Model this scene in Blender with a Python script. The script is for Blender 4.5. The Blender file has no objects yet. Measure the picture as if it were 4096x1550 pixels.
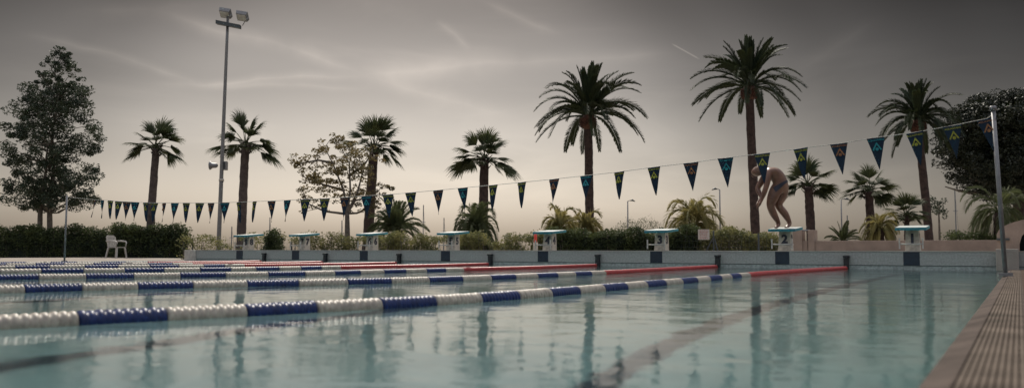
import bpy, bmesh, math, random
from mathutils import Vector, Matrix
R = math.radians
S = bpy.context.scene
COL = S.collection

# ------------------------------------------------------------------ camera
FPX = 3359.0                       # focal length in pixels of the 4096 px wide photograph
TH, PIT, ROLL, CH = 0.5424, 0.0703, 0.0035, 0.262
WALL_Y, EDGE_S, WALL_H = 16.156, 0.177, 0.325
fw = Vector((-math.sin(TH)*math.cos(PIT), math.cos(TH)*math.cos(PIT), math.sin(PIT)))
rt = Vector((math.cos(TH), math.sin(TH), 0)); up = rt.cross(fw)
rt, up = rt*math.cos(ROLL)+up*math.sin(ROLL), up*math.cos(ROLL)-rt*math.sin(ROLL)
CAM = Vector((0, 0, CH))
cd = bpy.data.cameras.new('camera'); cam = bpy.data.objects.new('camera', cd); COL.objects.link(cam)
cam.matrix_world = Matrix(((rt.x, up.x, -fw.x, CAM.x), (rt.y, up.y, -fw.y, CAM.y), (rt.z, up.z, -fw.z, CAM.z), (0, 0, 0, 1)))
cd.sensor_fit = 'HORIZONTAL'; cd.sensor_width = 36; cd.lens = FPX/4096*36
cd.clip_start = 0.05; cd.clip_end = 6000
cd.dof.use_dof = True; cd.dof.focus_distance = 15; cd.dof.aperture_fstop = 2.6
S.camera = cam

def W(px, py, depth):              # a pixel of the photograph and a depth along the view -> point
    return CAM + depth*(fw + rt*((px-2048)/FPX) + up*((775-py)/FPX))
def ray(px, py): return (fw + rt*((px-2048)/FPX) + up*((775-py)/FPX)).normalized()
def on_y(px, py, Y):
    d = ray(px, py); return CAM + d*(Y/d.y)
def on_z(px, py, z=0.0):
    d = ray(px, py); return CAM + d*((z-CH)/d.z)

# ------------------------------------------------------------------ sky, sun, exposure
SUN_AZ, SUN_EL = R(-40), R(47)     # azimuth from +Y, towards -X
w = bpy.data.worlds.new("World"); S.world = w; w.use_nodes = True
nt = w.node_tree; nt.nodes.clear(); N = nt.nodes; L = nt.links
def nd(t, **k):
    n = N.new(t)
    for a, b in k.items(): setattr(n, a, b)
    return n
def mth(op, a, b=None, c=None, clamp=False):
    n = nd('ShaderNodeMath', operation=op); n.use_clamp = clamp
    for i, v in enumerate((a, b, c)):
        if v is None: continue
        if isinstance(v, (int, float)): n.inputs[i].default_value = v
        else: L.new(v, n.inputs[i])
    return n.outputs[0]
sky = nd('ShaderNodeTexSky', sky_type='NISHITA'); sky.sun_disc = False
sky.sun_elevation = SUN_EL; sky.sun_rotation = SUN_AZ; sky.altitude = 0; sky.air_density = 1.0; sky.dust_density = 4.0; sky.ozone_density = 1.0
tc = nd('ShaderNodeTexCoord')
hs = nd('ShaderNodeHueSaturation'); hs.inputs['Saturation'].default_value = 0.42; L.new(sky.outputs[0], hs.inputs['Color'])
tint = nd('ShaderNodeMix', data_type='RGBA', blend_type='MULTIPLY'); tint.inputs['Factor'].default_value = 1
tint.inputs['B'].default_value = (1.0, 0.943, 0.88, 1); L.new(hs.outputs[0], tint.inputs['A'])
# hazy glow low over the sea, sides dimmed like a lens vignette
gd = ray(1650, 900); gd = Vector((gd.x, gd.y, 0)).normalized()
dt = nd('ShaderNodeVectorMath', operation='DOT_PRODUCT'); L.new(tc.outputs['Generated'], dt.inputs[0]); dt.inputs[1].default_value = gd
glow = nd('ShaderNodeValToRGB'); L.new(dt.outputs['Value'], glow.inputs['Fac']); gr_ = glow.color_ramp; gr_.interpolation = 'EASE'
gr_.elements[0].position = 0.0; gr_.elements[0].color = (1.3, 1.3, 1.3, 1); gr_.elements[1].position = 1.0; gr_.elements[1].color = (1, 1, 1, 1)  # unseen sky behind the camera brightened as added fill light
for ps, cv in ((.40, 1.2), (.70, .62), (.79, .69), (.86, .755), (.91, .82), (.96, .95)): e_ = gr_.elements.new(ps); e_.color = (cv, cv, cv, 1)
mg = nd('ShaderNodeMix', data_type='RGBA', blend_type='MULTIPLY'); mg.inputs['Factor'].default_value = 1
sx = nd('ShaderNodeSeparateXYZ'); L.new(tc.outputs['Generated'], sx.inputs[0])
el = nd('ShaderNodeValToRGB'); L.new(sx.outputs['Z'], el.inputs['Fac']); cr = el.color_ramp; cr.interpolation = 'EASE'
cr.elements[0].position = 0.0; cr.elements[0].color = (.92, .89, .845, 1); cr.elements[1].position = 1.0; cr.elements[1].color = (.94, .94, .95, 1)  # overhead sky above the view lifted again as added fill
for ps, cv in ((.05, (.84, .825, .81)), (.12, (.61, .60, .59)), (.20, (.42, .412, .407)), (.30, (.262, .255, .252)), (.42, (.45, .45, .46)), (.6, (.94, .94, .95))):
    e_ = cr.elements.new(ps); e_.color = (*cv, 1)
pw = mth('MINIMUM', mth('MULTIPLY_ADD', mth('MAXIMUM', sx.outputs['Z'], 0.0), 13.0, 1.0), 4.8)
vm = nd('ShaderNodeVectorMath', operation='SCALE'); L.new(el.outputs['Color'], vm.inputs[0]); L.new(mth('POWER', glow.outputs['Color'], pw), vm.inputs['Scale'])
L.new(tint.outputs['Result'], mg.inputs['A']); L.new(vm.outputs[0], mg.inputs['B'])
# cirrus and contrails
nz = nd('ShaderNodeTexNoise'); nz.inputs['Scale'].default_value = 5; nz.inputs['Detail'].default_value = 5; nz.inputs['Distortion'].default_value = 0.6
mp = nd('ShaderNodeMapping'); mp.inputs['Scale'].default_value = (1.0, 1.0, 4.2); mp.inputs['Rotation'].default_value = (0.12, 0.1, 0.3)
L.new(tc.outputs['Generated'], mp.inputs['Vector']); L.new(mp.outputs[0], nz.inputs['Vector'])
cir = nd('ShaderNodeMapRange'); cir.interpolation_type = 'SMOOTHSTEP'; L.new(nz.outputs['Fac'], cir.inputs['Value'])
cir.inputs['From Min'].default_value = 0.45; cir.inputs['From Max'].default_value = 0.78; cir.inputs['To Max'].default_value = 0.12
wob = nd('ShaderNodeTexNoise'); wob.inputs['Scale'].default_value = 9; wob.inputs['Detail'].default_value = 3; L.new(tc.outputs['Generated'], wob.inputs['Vector'])
wobv = mth('MULTIPLY', mth('SUBTRACT', wob.outputs['Fac'], 0.5), 0.022)
brk = nd('ShaderNodeTexNoise'); brk.inputs['Scale'].default_value = 14; brk.inputs['Detail'].default_value = 4; L.new(tc.outputs['Generated'], brk.inputs['Vector'])
brkv = mth('MULTIPLY_ADD', brk.outputs['Fac'], 1.5, -0.2, clamp=True)
total = cir.outputs['Result']
trails = [((30,130),(830,325),.010,.30,1), ((600,40),(1480,285),.016,.42,1), ((600,332),(1480,292),.010,.34,1), ((1400,292),(2080,245),.030,.42,1),
          ((1740,80),(1880,205),.008,.22,1), ((2685,174),(2800,238),.0016,.55,0), ((1950,262),(2760,212),.018,.22,1), ((1450,290),(2080,480),.018,.22,1),
          ((1900,0),(2260,140),.012,.20,1), ((820,330),(1500,345),.008,.20,1), ((3100,330),(3560,60),.022,.16,1), ((250,60),(900,20),.02,.16,1)]
for (a, b, wd, amp, wb) in trails:
    da, db = ray(*a), ray(*b); n = da.cross(db).normalized(); along = (db-da).normalized(); m0, m1 = da.dot(along), db.dot(along)
    d1 = nd('ShaderNodeVectorMath', operation='DOT_PRODUCT'); L.new(tc.outputs['Generated'], d1.inputs[0]); d1.inputs[1].default_value = n
    dv = mth('ADD', d1.outputs['Value'], wobv) if wb else d1.outputs['Value']
    core = mth('SUBTRACT', 1.0, mth('DIVIDE', mth('ABSOLUTE', dv), wd), clamp=True)
    d2 = nd('ShaderNodeVectorMath', operation='DOT_PRODUCT'); L.new(tc.outputs['Generated'], d2.inputs[0]); d2.inputs[1].default_value = along
    e = (m1-m0)*.25 if wb else (m1-m0)*.15
    i0 = mth('DIVIDE', mth('SUBTRACT', d2.outputs['Value'], m0), e, clamp=True)
    i1 = mth('DIVIDE', mth('SUBTRACT', m1, d2.outputs['Value']), e, clamp=True)
    v = mth('MULTIPLY', mth('MULTIPLY', mth('MULTIPLY', core, core), mth('MULTIPLY', i0, i1)), amp*1.15)
    if wb: v = mth('MULTIPLY', v, brkv)
    total = mth('ADD', total, v)
cl = nd('ShaderNodeMix', data_type='RGBA', blend_type='MULTIPLY'); cl.inputs['Factor'].default_value = 1
k1 = mth('ADD', total, 1.0); cc = nd('ShaderNodeCombineColor'); L.new(mth('MULTIPLY_ADD', total, 1.06, 1.0), cc.inputs[0]); L.new(k1, cc.inputs[1]); L.new(mth('MULTIPLY_ADD', total, .92, 1.0), cc.inputs[2])
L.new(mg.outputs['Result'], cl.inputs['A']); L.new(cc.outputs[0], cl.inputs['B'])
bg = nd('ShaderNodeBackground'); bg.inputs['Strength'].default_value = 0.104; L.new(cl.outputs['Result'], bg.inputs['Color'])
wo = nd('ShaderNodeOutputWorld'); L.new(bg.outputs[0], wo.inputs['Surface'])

sd = bpy.data.lights.new('sun', 'SUN'); sd.energy = 3.2; sd.angle = R(.6); sd.color = (1, .93, .82)
so = bpy.data.objects.new('sun', sd); COL.objects.link(so)
sv = Vector((math.sin(SUN_AZ)*math.cos(SUN_EL), math.cos(SUN_AZ)*math.cos(SUN_EL), math.sin(SUN_EL)))
so.rotation_euler = sv.to_track_quat('Z', 'Y').to_euler(); so.location = (0, 0, 30)
try: sd.cycles.use_multiple_importance_sampling = False
except Exception: pass
S.view_settings.view_transform = 'Standard'; S.view_settings.look = 'None'; S.view_settings.gamma = 1
S.view_settings.exposure = 0.2
S.render.engine = 'CYCLES'
c = S.cycles; c.max_bounces = 8; c.glossy_bounces = 4; c.transmission_bounces = 6; c.diffuse_bounces = 3; c.transparent_max_bounces = 8
c.caustics_refractive = True; c.caustics_reflective = False; c.sample_clamp_indirect = 3; c.blur_glossy = 0.3

# ------------------------------------------------------------------ materials
def mat(name, col, rough=.7, var=.15, scale=8, bump=0, bscale=60, metal=0, col2=None, coat=0, spec=.5):
    m = bpy.data.materials.new(name); m.use_nodes = True; t = m.node_tree; b = t.nodes['Principled BSDF']
    b.inputs['Roughness'].default_value = rough; b.inputs['Metallic'].default_value = metal; b.inputs['Specular IOR Level'].default_value = spec
    o = t.nodes.new('ShaderNodeTexCoord'); n = t.nodes.new('ShaderNodeTexNoise'); n.inputs['Scale'].default_value = scale; n.inputs['Detail'].default_value = 6
    t.links.new(o.outputs['Object'], n.inputs['Vector'])
    mx = t.nodes.new('ShaderNodeMix'); mx.data_type = 'RGBA'
    c2 = col2 or tuple(x*(1-var*2) for x in col)
    mx.inputs['A'].default_value = (*c2, 1); mx.inputs['B'].default_value = (*[min(1, x*(1+(var if not col2 else 0))) for x in col], 1)
    r = t.nodes.new('ShaderNodeMapRange'); r.inputs['From Min'].default_value = .3; r.inputs['From Max'].default_value = .7
    t.links.new(n.outputs['Fac'], r.inputs['Value']); t.links.new(r.outputs['Result'], mx.inputs['Factor']); t.links.new(mx.outputs['Result'], b.inputs['Base Color'])
    if bump:
        n2 = t.nodes.new('ShaderNodeTexNoise'); n2.inputs['Scale'].default_value = bscale; n2.inputs['Detail'].default_value = 4; t.links.new(o.outputs['Object'], n2.inputs['Vector'])
        bp = t.nodes.new('ShaderNodeBump'); bp.inputs['Strength'].default_value = bump; bp.inputs['Distance'].default_value = .02
        t.links.new(n2.outputs['Fac'], bp.inputs['Height']); t.links.new(bp.outputs[0], b.inputs['Normal'])
    return m
def leafmat(name, col, col2, trans=.35, scale=1.5, rough=.5, spec=.4):
    m = mat(name, col, rough, 0, scale, col2=col2, spec=spec); t = m.node_tree; b = t.nodes['Principled BSDF']; out = t.nodes['Material Output']
    mx = [n for n in t.nodes if n.bl_idname == 'ShaderNodeMix'][0]
    tr = t.nodes.new('ShaderNodeBsdfTranslucent'); t.links.new(mx.outputs['Result'], tr.inputs['Color'])
    ms = t.nodes.new('ShaderNodeMixShader'); ms.inputs[0].default_value = trans
    t.links.new(b.outputs[0], ms.inputs[1]); t.links.new(tr.outputs[0], ms.inputs[2]); t.links.new(ms.outputs[0], out.inputs['Surface'])
    return m
M = {}
M['concrete'] = mat('concrete', (.30, .27, .235), .8, .12, 3, .3, 40)
M['panel'] = mat('panel_tile', (.30, .31, .295), .5, .10, 30, .15, 80)
M['ledge'] = mat('ledge_tile', (.30, .33, .32), .5, .18, 25, .2, 60)
M['navy'] = mat('navy_tile', (.006, .016, .032), .4, .2, 20)
M['groove'] = mat('groove', (.02, .035, .04), .8)
M['beige'] = mat('beige_render', (.27, .205, .165), .85, .1, 4, .3, 30)
M['white_paint'] = mat('white_paint', (.42, .395, .355), .55, .1, 12, .15, 50)
M['block'] = mat('block_concrete', (.46, .42, .355), .7, .16, 14, .2, 60)
M['teal'] = mat('teal_edge', (.015, .17, .21), .5, .15, 20)
M['grit'] = mat('platform_grit', (.42, .45, .43), .55, .12, 40, .3, 200)
M['digit'] = mat('digit_paint', (.015, .02, .035), .5, .1)
M['black'] = mat('black_plastic', (.012, .016, .02), .35, .1)
M['steel'] = mat('galvanised_steel', (.17, .17, .175), .4, .1, 15, metal=.3)
M['darksteel'] = mat('dark_metal', (.04, .05, .055), .5, .1)
M['rope_blue'] = mat('float_blue', (.003, .016, .085), .40, .2, 30, spec=.3)
M['rope_white'] = mat('float_white', (.32, .285, .235), .48, .18, 30, spec=.5)
M['rope_red'] = mat('float_red', (.28, .016, .016), .33, .18, 30, spec=.4)
M['cable'] = mat('cable', (.12, .12, .12), .5)
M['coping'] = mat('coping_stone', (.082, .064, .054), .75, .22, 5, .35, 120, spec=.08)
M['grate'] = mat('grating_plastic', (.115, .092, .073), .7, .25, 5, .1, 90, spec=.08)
M['gutter'] = mat('gutter_floor', (.10, .085, .07), .9)  # channel floor under the slats, plain brown
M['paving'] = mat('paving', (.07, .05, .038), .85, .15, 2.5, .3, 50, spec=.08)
M['walk'] = mat('walkway', (.45, .41, .36), .6, .12, 2, .2, 50)
M['decking'] = mat('deck_paving', (.25, .215, .18), .8, .16, 1.2, .3, 50, spec=.2)
M['sand'] = mat('sandy_ground', (.34, .30, .24), .95, .15, .2)
M['rock'] = mat('grey_rock', (.28, .26, .25), .9, .25, 3, .5, 8)
M['trunk'] = mat('palm_trunk', (.045, .027, .023), .95, .3, 6, 1.0, 18)
M['trunk_pale'] = mat('palm_trunk_pale', (.075, .058, .052), .95, .25, 6, .9, 18)
M['boot'] = mat('palm_boots', (.085, .034, .022), .9, .4, 5, 1.0, 12)
M['bark'] = mat('tree_bark', (.14, .12, .10), .95, .25, 8, .8, 20)
M['fan'] = leafmat('fan_leaf', (0.0691, 0.0772, 0.0285), (0.0204, 0.0341, 0.0179), .3, 1.6, .65, .25)
M['date'] = leafmat('date_leaf', (0.0446, 0.0562, 0.0216), (0.0158, 0.0274, 0.0158), .22, 1.2, .65, .25)
M['butia'] = leafmat('pindo_leaf', (0.3366, 0.2805, 0.1029), (0.1309, 0.1309, 0.0561), .45, 2, .7, .2)
M['green'] = leafmat('dull_green_leaf', (0.1120, 0.1260, 0.0525), (0.0490, 0.0630, 0.0315), .42, 2, .7, .2)
M['tree'] = leafmat('broad_leaf', (0.0520, 0.0662, 0.0331), (0.0236, 0.0378, 0.0284), .25, 1.4, .6, .3)
M['young'] = leafmat('young_leaf', (.20, .15, .065), (.07, .065, .03), .5, 2.2, .55, .35)
M['hedge_dark'] = leafmat('hedge_leaf_dark', (0.0891, 0.1094, 0.0365), (0.0211, 0.0340, 0.0203), .3, 2.2, .7, .2)
M['hedge'] = leafmat('hedge_leaf', (0.2592, 0.2400, 0.0960), (0.0576, 0.0768, 0.0336), .42, 3, .7, .2)
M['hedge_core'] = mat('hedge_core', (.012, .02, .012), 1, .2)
M['pine'] = leafmat('pine_needles', (0.0248, 0.0303, 0.0121), (0.0066, 0.0110, 0.0077), .12, 1.2)
M['flag'] = leafmat('pennant_cloth', (.008, .018, .034), (.006, .014, .026), .25, 3, .7, .2)
M['yel'] = leafmat('print_yellow', (.42, .41, .07), (.36, .36, .06), .4, 3, .7, .2)
M['ora'] = leafmat('print_orange', (.36, .17, .08), (.32, .15, .07), .4, 3, .7, .2)
M['cya'] = leafmat('print_cyan', (.05, .33, .37), (.04, .28, .32), .4, 3, .7, .2)
M['skin'] = mat('skin', (.155, .07, .042), .4, .22, 7, .05, 60)
M['trunks'] = mat('swim_briefs', (.01, .014, .03), .6)
M['hair'] = mat('short_hair', (.16, .09, .06), .8, .3, 60, .5, 200)
M['lampglass'] = mat('lamp_glass', (.45, .45, .42), .2, .1, 10)
M['red'] = mat('red_paint', (.55, .05, .035), .5, .12, 10)
M['banner'] = mat('pale_banner', (.42, .38, .35), .7, .1, 8)
M['print_pink'] = mat('banner_print', (.34, .12, .11), .7, .1, 8)

def tilemat(name, base, grout, sx):
    m = bpy.data.materials.new(name); m.use_nodes = True; t = m.node_tree; b = t.nodes['Principled BSDF']; b.inputs['Roughness'].default_value = .3
    o = t.nodes.new('ShaderNodeTexCoord'); br = t.nodes.new('ShaderNodeTexBrick'); br.offset = 0; br.inputs['Scale'].default_value = 1
    br.inputs['Brick Width'].default_value = sx; br.inputs['Row Height'].default_value = sx; br.inputs['Mortar Size'].default_value = sx*.04
    br.inputs['Color1'].default_value = (*base, 1); br.inputs['Color2'].default_value = (*[v*.88 for v in base], 1); br.inputs['Mortar'].default_value = (*grout, 1)
    t.links.new(o.outputs['Object'], br.inputs['Vector']); t.links.new(br.outputs['Color'], b.inputs['Base Color']); return m
M['pool_tile'] = tilemat('pool_tile', (.55, .69, .655), (.50, .63, .60), .2)
M['pool_line'] = mat('pool_line_tile', (.11, .13, .16), .4, .2, 12)

# ------------------------------------------------------------------ mesh helpers
class MB:
    def __init__(s): s.v = []; s.f = []
    def quad(s, a, b, c_, d): i = len(s.v); s.v += [tuple(a), tuple(b), tuple(c_), tuple(d)]; s.f.append((i, i+1, i+2, i+3))
    def tri(s, a, b, c_): i = len(s.v); s.v += [tuple(a), tuple(b), tuple(c_)]; s.f.append((i, i+1, i+2))
    def hexa(s, p):                # 8 corners: bottom 4 ccw, top 4 ccw
        i = len(s.v); s.v += [tuple(x) for x in p]
        for q in ((3,2,1,0), (4,5,6,7), (0,1,5,4), (1,2,6,5), (2,3,7,6), (3,0,4,7)): s.f.append(tuple(i+k for k in q))
        return s
    def box(s, x0, x1, y0, y1, z0, z1):
        return s.hexa([(x0,y0,z0),(x1,y0,z0),(x1,y1,z0),(x0,y1,z0),(x0,y0,z1),(x1,y0,z1),(x1,y1,z1),(x0,y1,z1)])
    def tube(s, pts, rad, n=8, cap=True, ell=1.0):
        pts = [Vector(p) for p in pts]; base = len(s.v)
        if not isinstance(rad, (list, tuple)): rad = [rad]*len(pts)
        ref = Vector((0, 0, 1)) if abs((pts[-1]-pts[0]).normalized().z) < .9 else Vector((1, 0, 0))
        for i, p in enumerate(pts):
            d = (pts[min(i+1, len(pts)-1)]-pts[max(i-1, 0)]).normalized(); a = d.cross(ref).normalized(); b = d.cross(a).normalized()
            for k in range(n):
                t = 2*math.pi*k/n; s.v.append(tuple(p+(a*math.cos(t)+b*math.sin(t)*ell)*rad[i]))
        for i in range(len(pts)-1):
            for k in range(n): s.f.append((base+i*n+k, base+i*n+(k+1)%n, base+(i+1)*n+(k+1)%n, base+(i+1)*n+k))
        if cap: s.f.append(tuple(base+k for k in range(n))); s.f.append(tuple(base+(len(pts)-1)*n+k for k in reversed(range(n))))
        return s
    def build(s, name, m, parent=None, smooth=False, bevel=0):
        me = bpy.data.meshes.new(name); me.from_pydata(s.v, [], s.f)
        if bevel:
            bm = bmesh.new(); bm.from_mesh(me); bmesh.ops.recalc_face_normals(bm, faces=bm.faces)
            bmesh.ops.bevel(bm, geom=[e for e in bm.edges], offset=bevel, segments=2, affect='EDGES', profile=.7); bm.to_mesh(me); bm.free()
        elif len(s.f) < 3000 and not smooth is None:
            bm = bmesh.new(); bm.from_mesh(me); bmesh.ops.recalc_face_normals(bm, faces=bm.faces); bm.to_mesh(me); bm.free()
        if smooth: me.polygons.foreach_set('use_smooth', [True]*len(me.polygons))
        me.materials.append(m if not isinstance(m, str) else M[m]); o = bpy.data.objects.new(name, me); COL.objects.link(o)
        if parent: o.parent = parent
        return o
def tag(o, label=None, cat=None, group=None, kind=None):
    if label: o['label'] = label
    if cat: o['category'] = cat
    if group: o['group'] = group
    if kind: o['kind'] = kind
    return o
def empty(name, loc, rz=0, **k):
    o = bpy.data.objects.new(name, None); COL.objects.link(o); o.location = loc; o.rotation_euler = (0, 0, rz); o.empty_display_size = .2
    return tag(o, **k)
def copy_tree(o, parent=None):
    q = o.copy(); COL.objects.link(q); q.parent = parent
    for ch in list(o.children): copy_tree(ch, q)
    return q
def text_mesh(body, size, extrude=.002, off=0):
    cu = bpy.data.curves.new('lettering', 'FONT'); cu.body = body; cu.size = size; cu.extrude = extrude; cu.offset = off; cu.align_x = 'CENTER'; cu.align_y = 'CENTER'; cu.resolution_u = 3
    o = bpy.data.objects.new('lettering', cu); COL.objects.link(o); bpy.context.view_layer.update()
    me = bpy.data.meshes.new_from_object(o.evaluated_get(bpy.context.evaluated_depsgraph_get())); bpy.data.objects.remove(o); bpy.data.curves.remove(cu)
    return me
def text_obj(name, me, m, parent, mw):
    me = me.copy(); me.name = name; me.materials.clear(); me.materials.append(M[m]); me.transform(mw); o = bpy.data.objects.new(name, me); COL.objects.link(o); o.parent = parent; return o

# ------------------------------------------------------------------ pool, water, ground
PX0, PX1, PY0, PY1 = -20.35, -EDGE_S, -9.0, WALL_Y
DECK = .02
def sheet_with_hole(name, m, X0, X1, Y0, Y1, z, hole):
    b = MB(); hx0, hx1, hy0, hy1 = hole
    xs = [X0, hx0, hx1, X1]; ys = [Y0, hy0, hy1, Y1]
    for i in range(3):
        for j in range(3):
            if i == 1 and j == 1: continue
            b.quad((xs[i], ys[j], z), (xs[i+1], ys[j], z), (xs[i+1], ys[j+1], z), (xs[i], ys[j+1], z))
    return b.build(name, m)
tag(sheet_with_hole('ground', 'sand', -3000, 3000, -3000, 60, -.06, (PX0-3, PX1+1.5, PY0-2, PY1+2)), kind='structure')
tag(sheet_with_hole('pool_deck', 'decking', -34, 12, -16, WALL_Y+6, DECK-.004, (PX0-.35, PX1+.25, PY0-.3, PY1+.2)), kind='structure')
b = MB(); b.quad((-4000, 60, -1.2), (4000, 60, -1.2), (4000, 5000, -1.2), (-4000, 5000, -1.2))
m = mat('sea_water', (.05, .08, .09), .15, .1, .05, .3, 1.5); tag(b.build('sea', m), kind='structure')
b = MB(); z0 = -1.85
b.quad((PX0, PY0, z0), (PX1, PY0, z0), (PX1, PY1+.02, z0), (PX0, PY1+.02, z0))
b.quad((PX0, PY0, z0), (PX0, PY1+.02, z0), (PX0, PY1+.02, DECK), (PX0, PY0, DECK))
b.quad((PX1, PY0, z0), (PX1, PY1+.02, z0), (PX1, PY1+.02, -.012), (PX1, PY0, -.012))
b.quad((PX0, PY0, z0), (PX1, PY0, z0), (PX1, PY0, DECK), (PX0, PY0, DECK))
b.quad((PX0, PY1+.02, z0), (PX1, PY1+.02, z0), (PX1, PY1+.02, -.01), (PX0, PY1+.02, -.01))
tag(b.build('pool_basin', 'pool_tile'), kind='structure')

marks = [3646, 3129, 2625, 2172, 1782, 1455, 1182, 958]
anch = [3385, 2870, 2390, 1960, 1595, 1300, 1055]
laneX = [on_y(p, 1030, WALL_Y).x for p in marks]
b = MB(); zl = z0+.004
for x in laneX:
    b.quad((x-.085, PY0+2, zl), (x+.085, PY0+2, zl), (x+.085, PY1-2, zl), (x-.085, PY1-2, zl))
    b.quad((x-.5, PY1-2, zl), (x+.5, PY1-2, zl), (x+.5, PY1-1.75, zl), (x-.5, PY1-1.75, zl))
    yw = PY1+.016
    b.quad((x-.125, yw, z0+.3), (x+.125, yw, z0+.3), (x+.125, yw, -.05), (x-.125, yw, -.05))
tag(b.build('lane_markings', 'pool_line'), kind='structure')

m = bpy.data.materials.new('pool_water'); m.use_nodes = True; t = m.node_tree; t.nodes.clear(); TN = t.nodes; TL = t.links
o = TN.new('ShaderNodeTexCoord')
def wn(scale, sx, sy, det, rot=0, dist=0):
    mp = TN.new('ShaderNodeMapping'); mp.inputs['Scale'].default_value = (sx, sy, 1); mp.inputs['Rotation'].default_value = (0, 0, rot); TL.new(o.outputs['Object'], mp.inputs[0])
    n = TN.new('ShaderNodeTexNoise'); n.inputs['Scale'].default_value = scale; n.inputs['Detail'].default_value = det; n.inputs['Distortion'].default_value = dist; TL.new(mp.outputs[0], n.inputs[0]); return n.outputs['Fac']
def tm(op, a, b_):
    n = TN.new('ShaderNodeMath'); n.operation = op
    for i, v in enumerate((a, b_)):
        if isinstance(v, (int, float)): n.inputs[i].default_value = v
        else: TL.new(v, n.inputs[i])
    return n.outputs[0]
h = tm('ADD', tm('MULTIPLY', wn(1.1, 1, 1.2, 2, .4), .7), tm('ADD', tm('MULTIPLY', wn(4.5, 1, 1.25, 2, -.3, .4), .2), tm('MULTIPLY', wn(14, 1, 1.1, 3, .7, .3), .075)))
bp = TN.new('ShaderNodeBump'); bp.inputs['Strength'].default_value = 1; bp.inputs['Distance'].default_value = .013; TL.new(h, bp.inputs['Height'])
fr = TN.new('ShaderNodeFresnel'); fr.inputs['IOR'].default_value = 1.33; TL.new(bp.outputs[0], fr.inputs['Normal'])
rf = TN.new('ShaderNodeBsdfRefraction'); rf.inputs['IOR'].default_value = 1.33; rf.inputs['Roughness'].default_value = .09; rf.inputs['Color'].default_value = (.82, .945, .94, 1); TL.new(bp.outputs[0], rf.inputs['Normal'])
gl = TN.new('ShaderNodeBsdfGlossy'); gl.inputs['Roughness'].default_value = .055; TL.new(bp.outputs[0], gl.inputs['Normal'])
mx = TN.new('ShaderNodeMixShader'); TL.new(fr.outputs[0], mx.inputs[0]); TL.new(rf.outputs[0], mx.inputs[1]); TL.new(gl.outputs[0], mx.inputs[2])
ou = TN.new('ShaderNodeOutputMaterial'); TL.new(mx.outputs[0], ou.inputs['Surface'])
b = MB(); b.quad((PX0, PY0, 0), (PX1, PY0, 0), (PX1, PY1, 0), (PX0, PY1, 0)); tag(b.build('water', m, smooth=None), kind='structure')

# coping and overflow grating along the right edge
SG0, SG1 = -.112, .005        # grating from / to (x)
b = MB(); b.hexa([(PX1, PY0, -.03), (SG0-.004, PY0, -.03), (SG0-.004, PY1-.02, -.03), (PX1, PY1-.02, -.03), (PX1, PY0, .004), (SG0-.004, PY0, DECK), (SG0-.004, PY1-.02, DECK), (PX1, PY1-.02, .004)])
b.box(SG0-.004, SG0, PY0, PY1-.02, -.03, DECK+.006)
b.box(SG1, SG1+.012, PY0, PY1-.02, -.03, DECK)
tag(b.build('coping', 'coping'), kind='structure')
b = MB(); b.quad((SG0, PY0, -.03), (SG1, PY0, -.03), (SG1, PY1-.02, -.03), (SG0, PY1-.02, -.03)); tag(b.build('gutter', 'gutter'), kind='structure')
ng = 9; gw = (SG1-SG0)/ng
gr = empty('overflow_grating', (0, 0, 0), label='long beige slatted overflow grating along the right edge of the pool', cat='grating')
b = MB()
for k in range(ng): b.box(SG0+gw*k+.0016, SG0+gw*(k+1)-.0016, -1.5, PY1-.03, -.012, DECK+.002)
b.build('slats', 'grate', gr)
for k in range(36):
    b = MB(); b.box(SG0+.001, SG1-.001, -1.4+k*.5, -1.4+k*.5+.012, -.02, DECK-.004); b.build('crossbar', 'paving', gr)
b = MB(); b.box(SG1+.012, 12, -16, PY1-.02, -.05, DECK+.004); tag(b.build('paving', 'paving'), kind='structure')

# end wall with raised walkway
wl = empty('end_wall', (0, WALL_Y, 0), label='long low tiled end wall with dark lane panels under the starting blocks', cat='wall')
xl = on_y(785, 1010, WALL_Y).x; xr = .36
lane = lambda a: a
b = MB(); b.box(xl, xr, 0, 2.3, .075, WALL_H-.012); b.build('panel', 'panel', wl)
b = MB(); b.box(xl, xr, .006, 2.3, .066, .075); b.build('groove', 'groove', wl)
b = MB(); b.box(xl, xr, .012, 2.3, -.3, .066); b.build('ledge', 'ledge', wl)
b = MB(); b.box(xl-.02, xr, -.012, 2.3, WALL_H-.012, WALL_H); b.build('top_slab', 'walk', wl)
b = MB(); b.box(xl-.5, xl, -.02, .5, -.02, WALL_H); o2 = b.build('corner_block', 'white_paint', wl, bevel=.01)
for x in laneX:
    b = MB(); b.box(x-.13, x+.13, -.004, .004, .077, WALL_H-.013); b.build('lane_panel', 'navy', wl)

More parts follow.
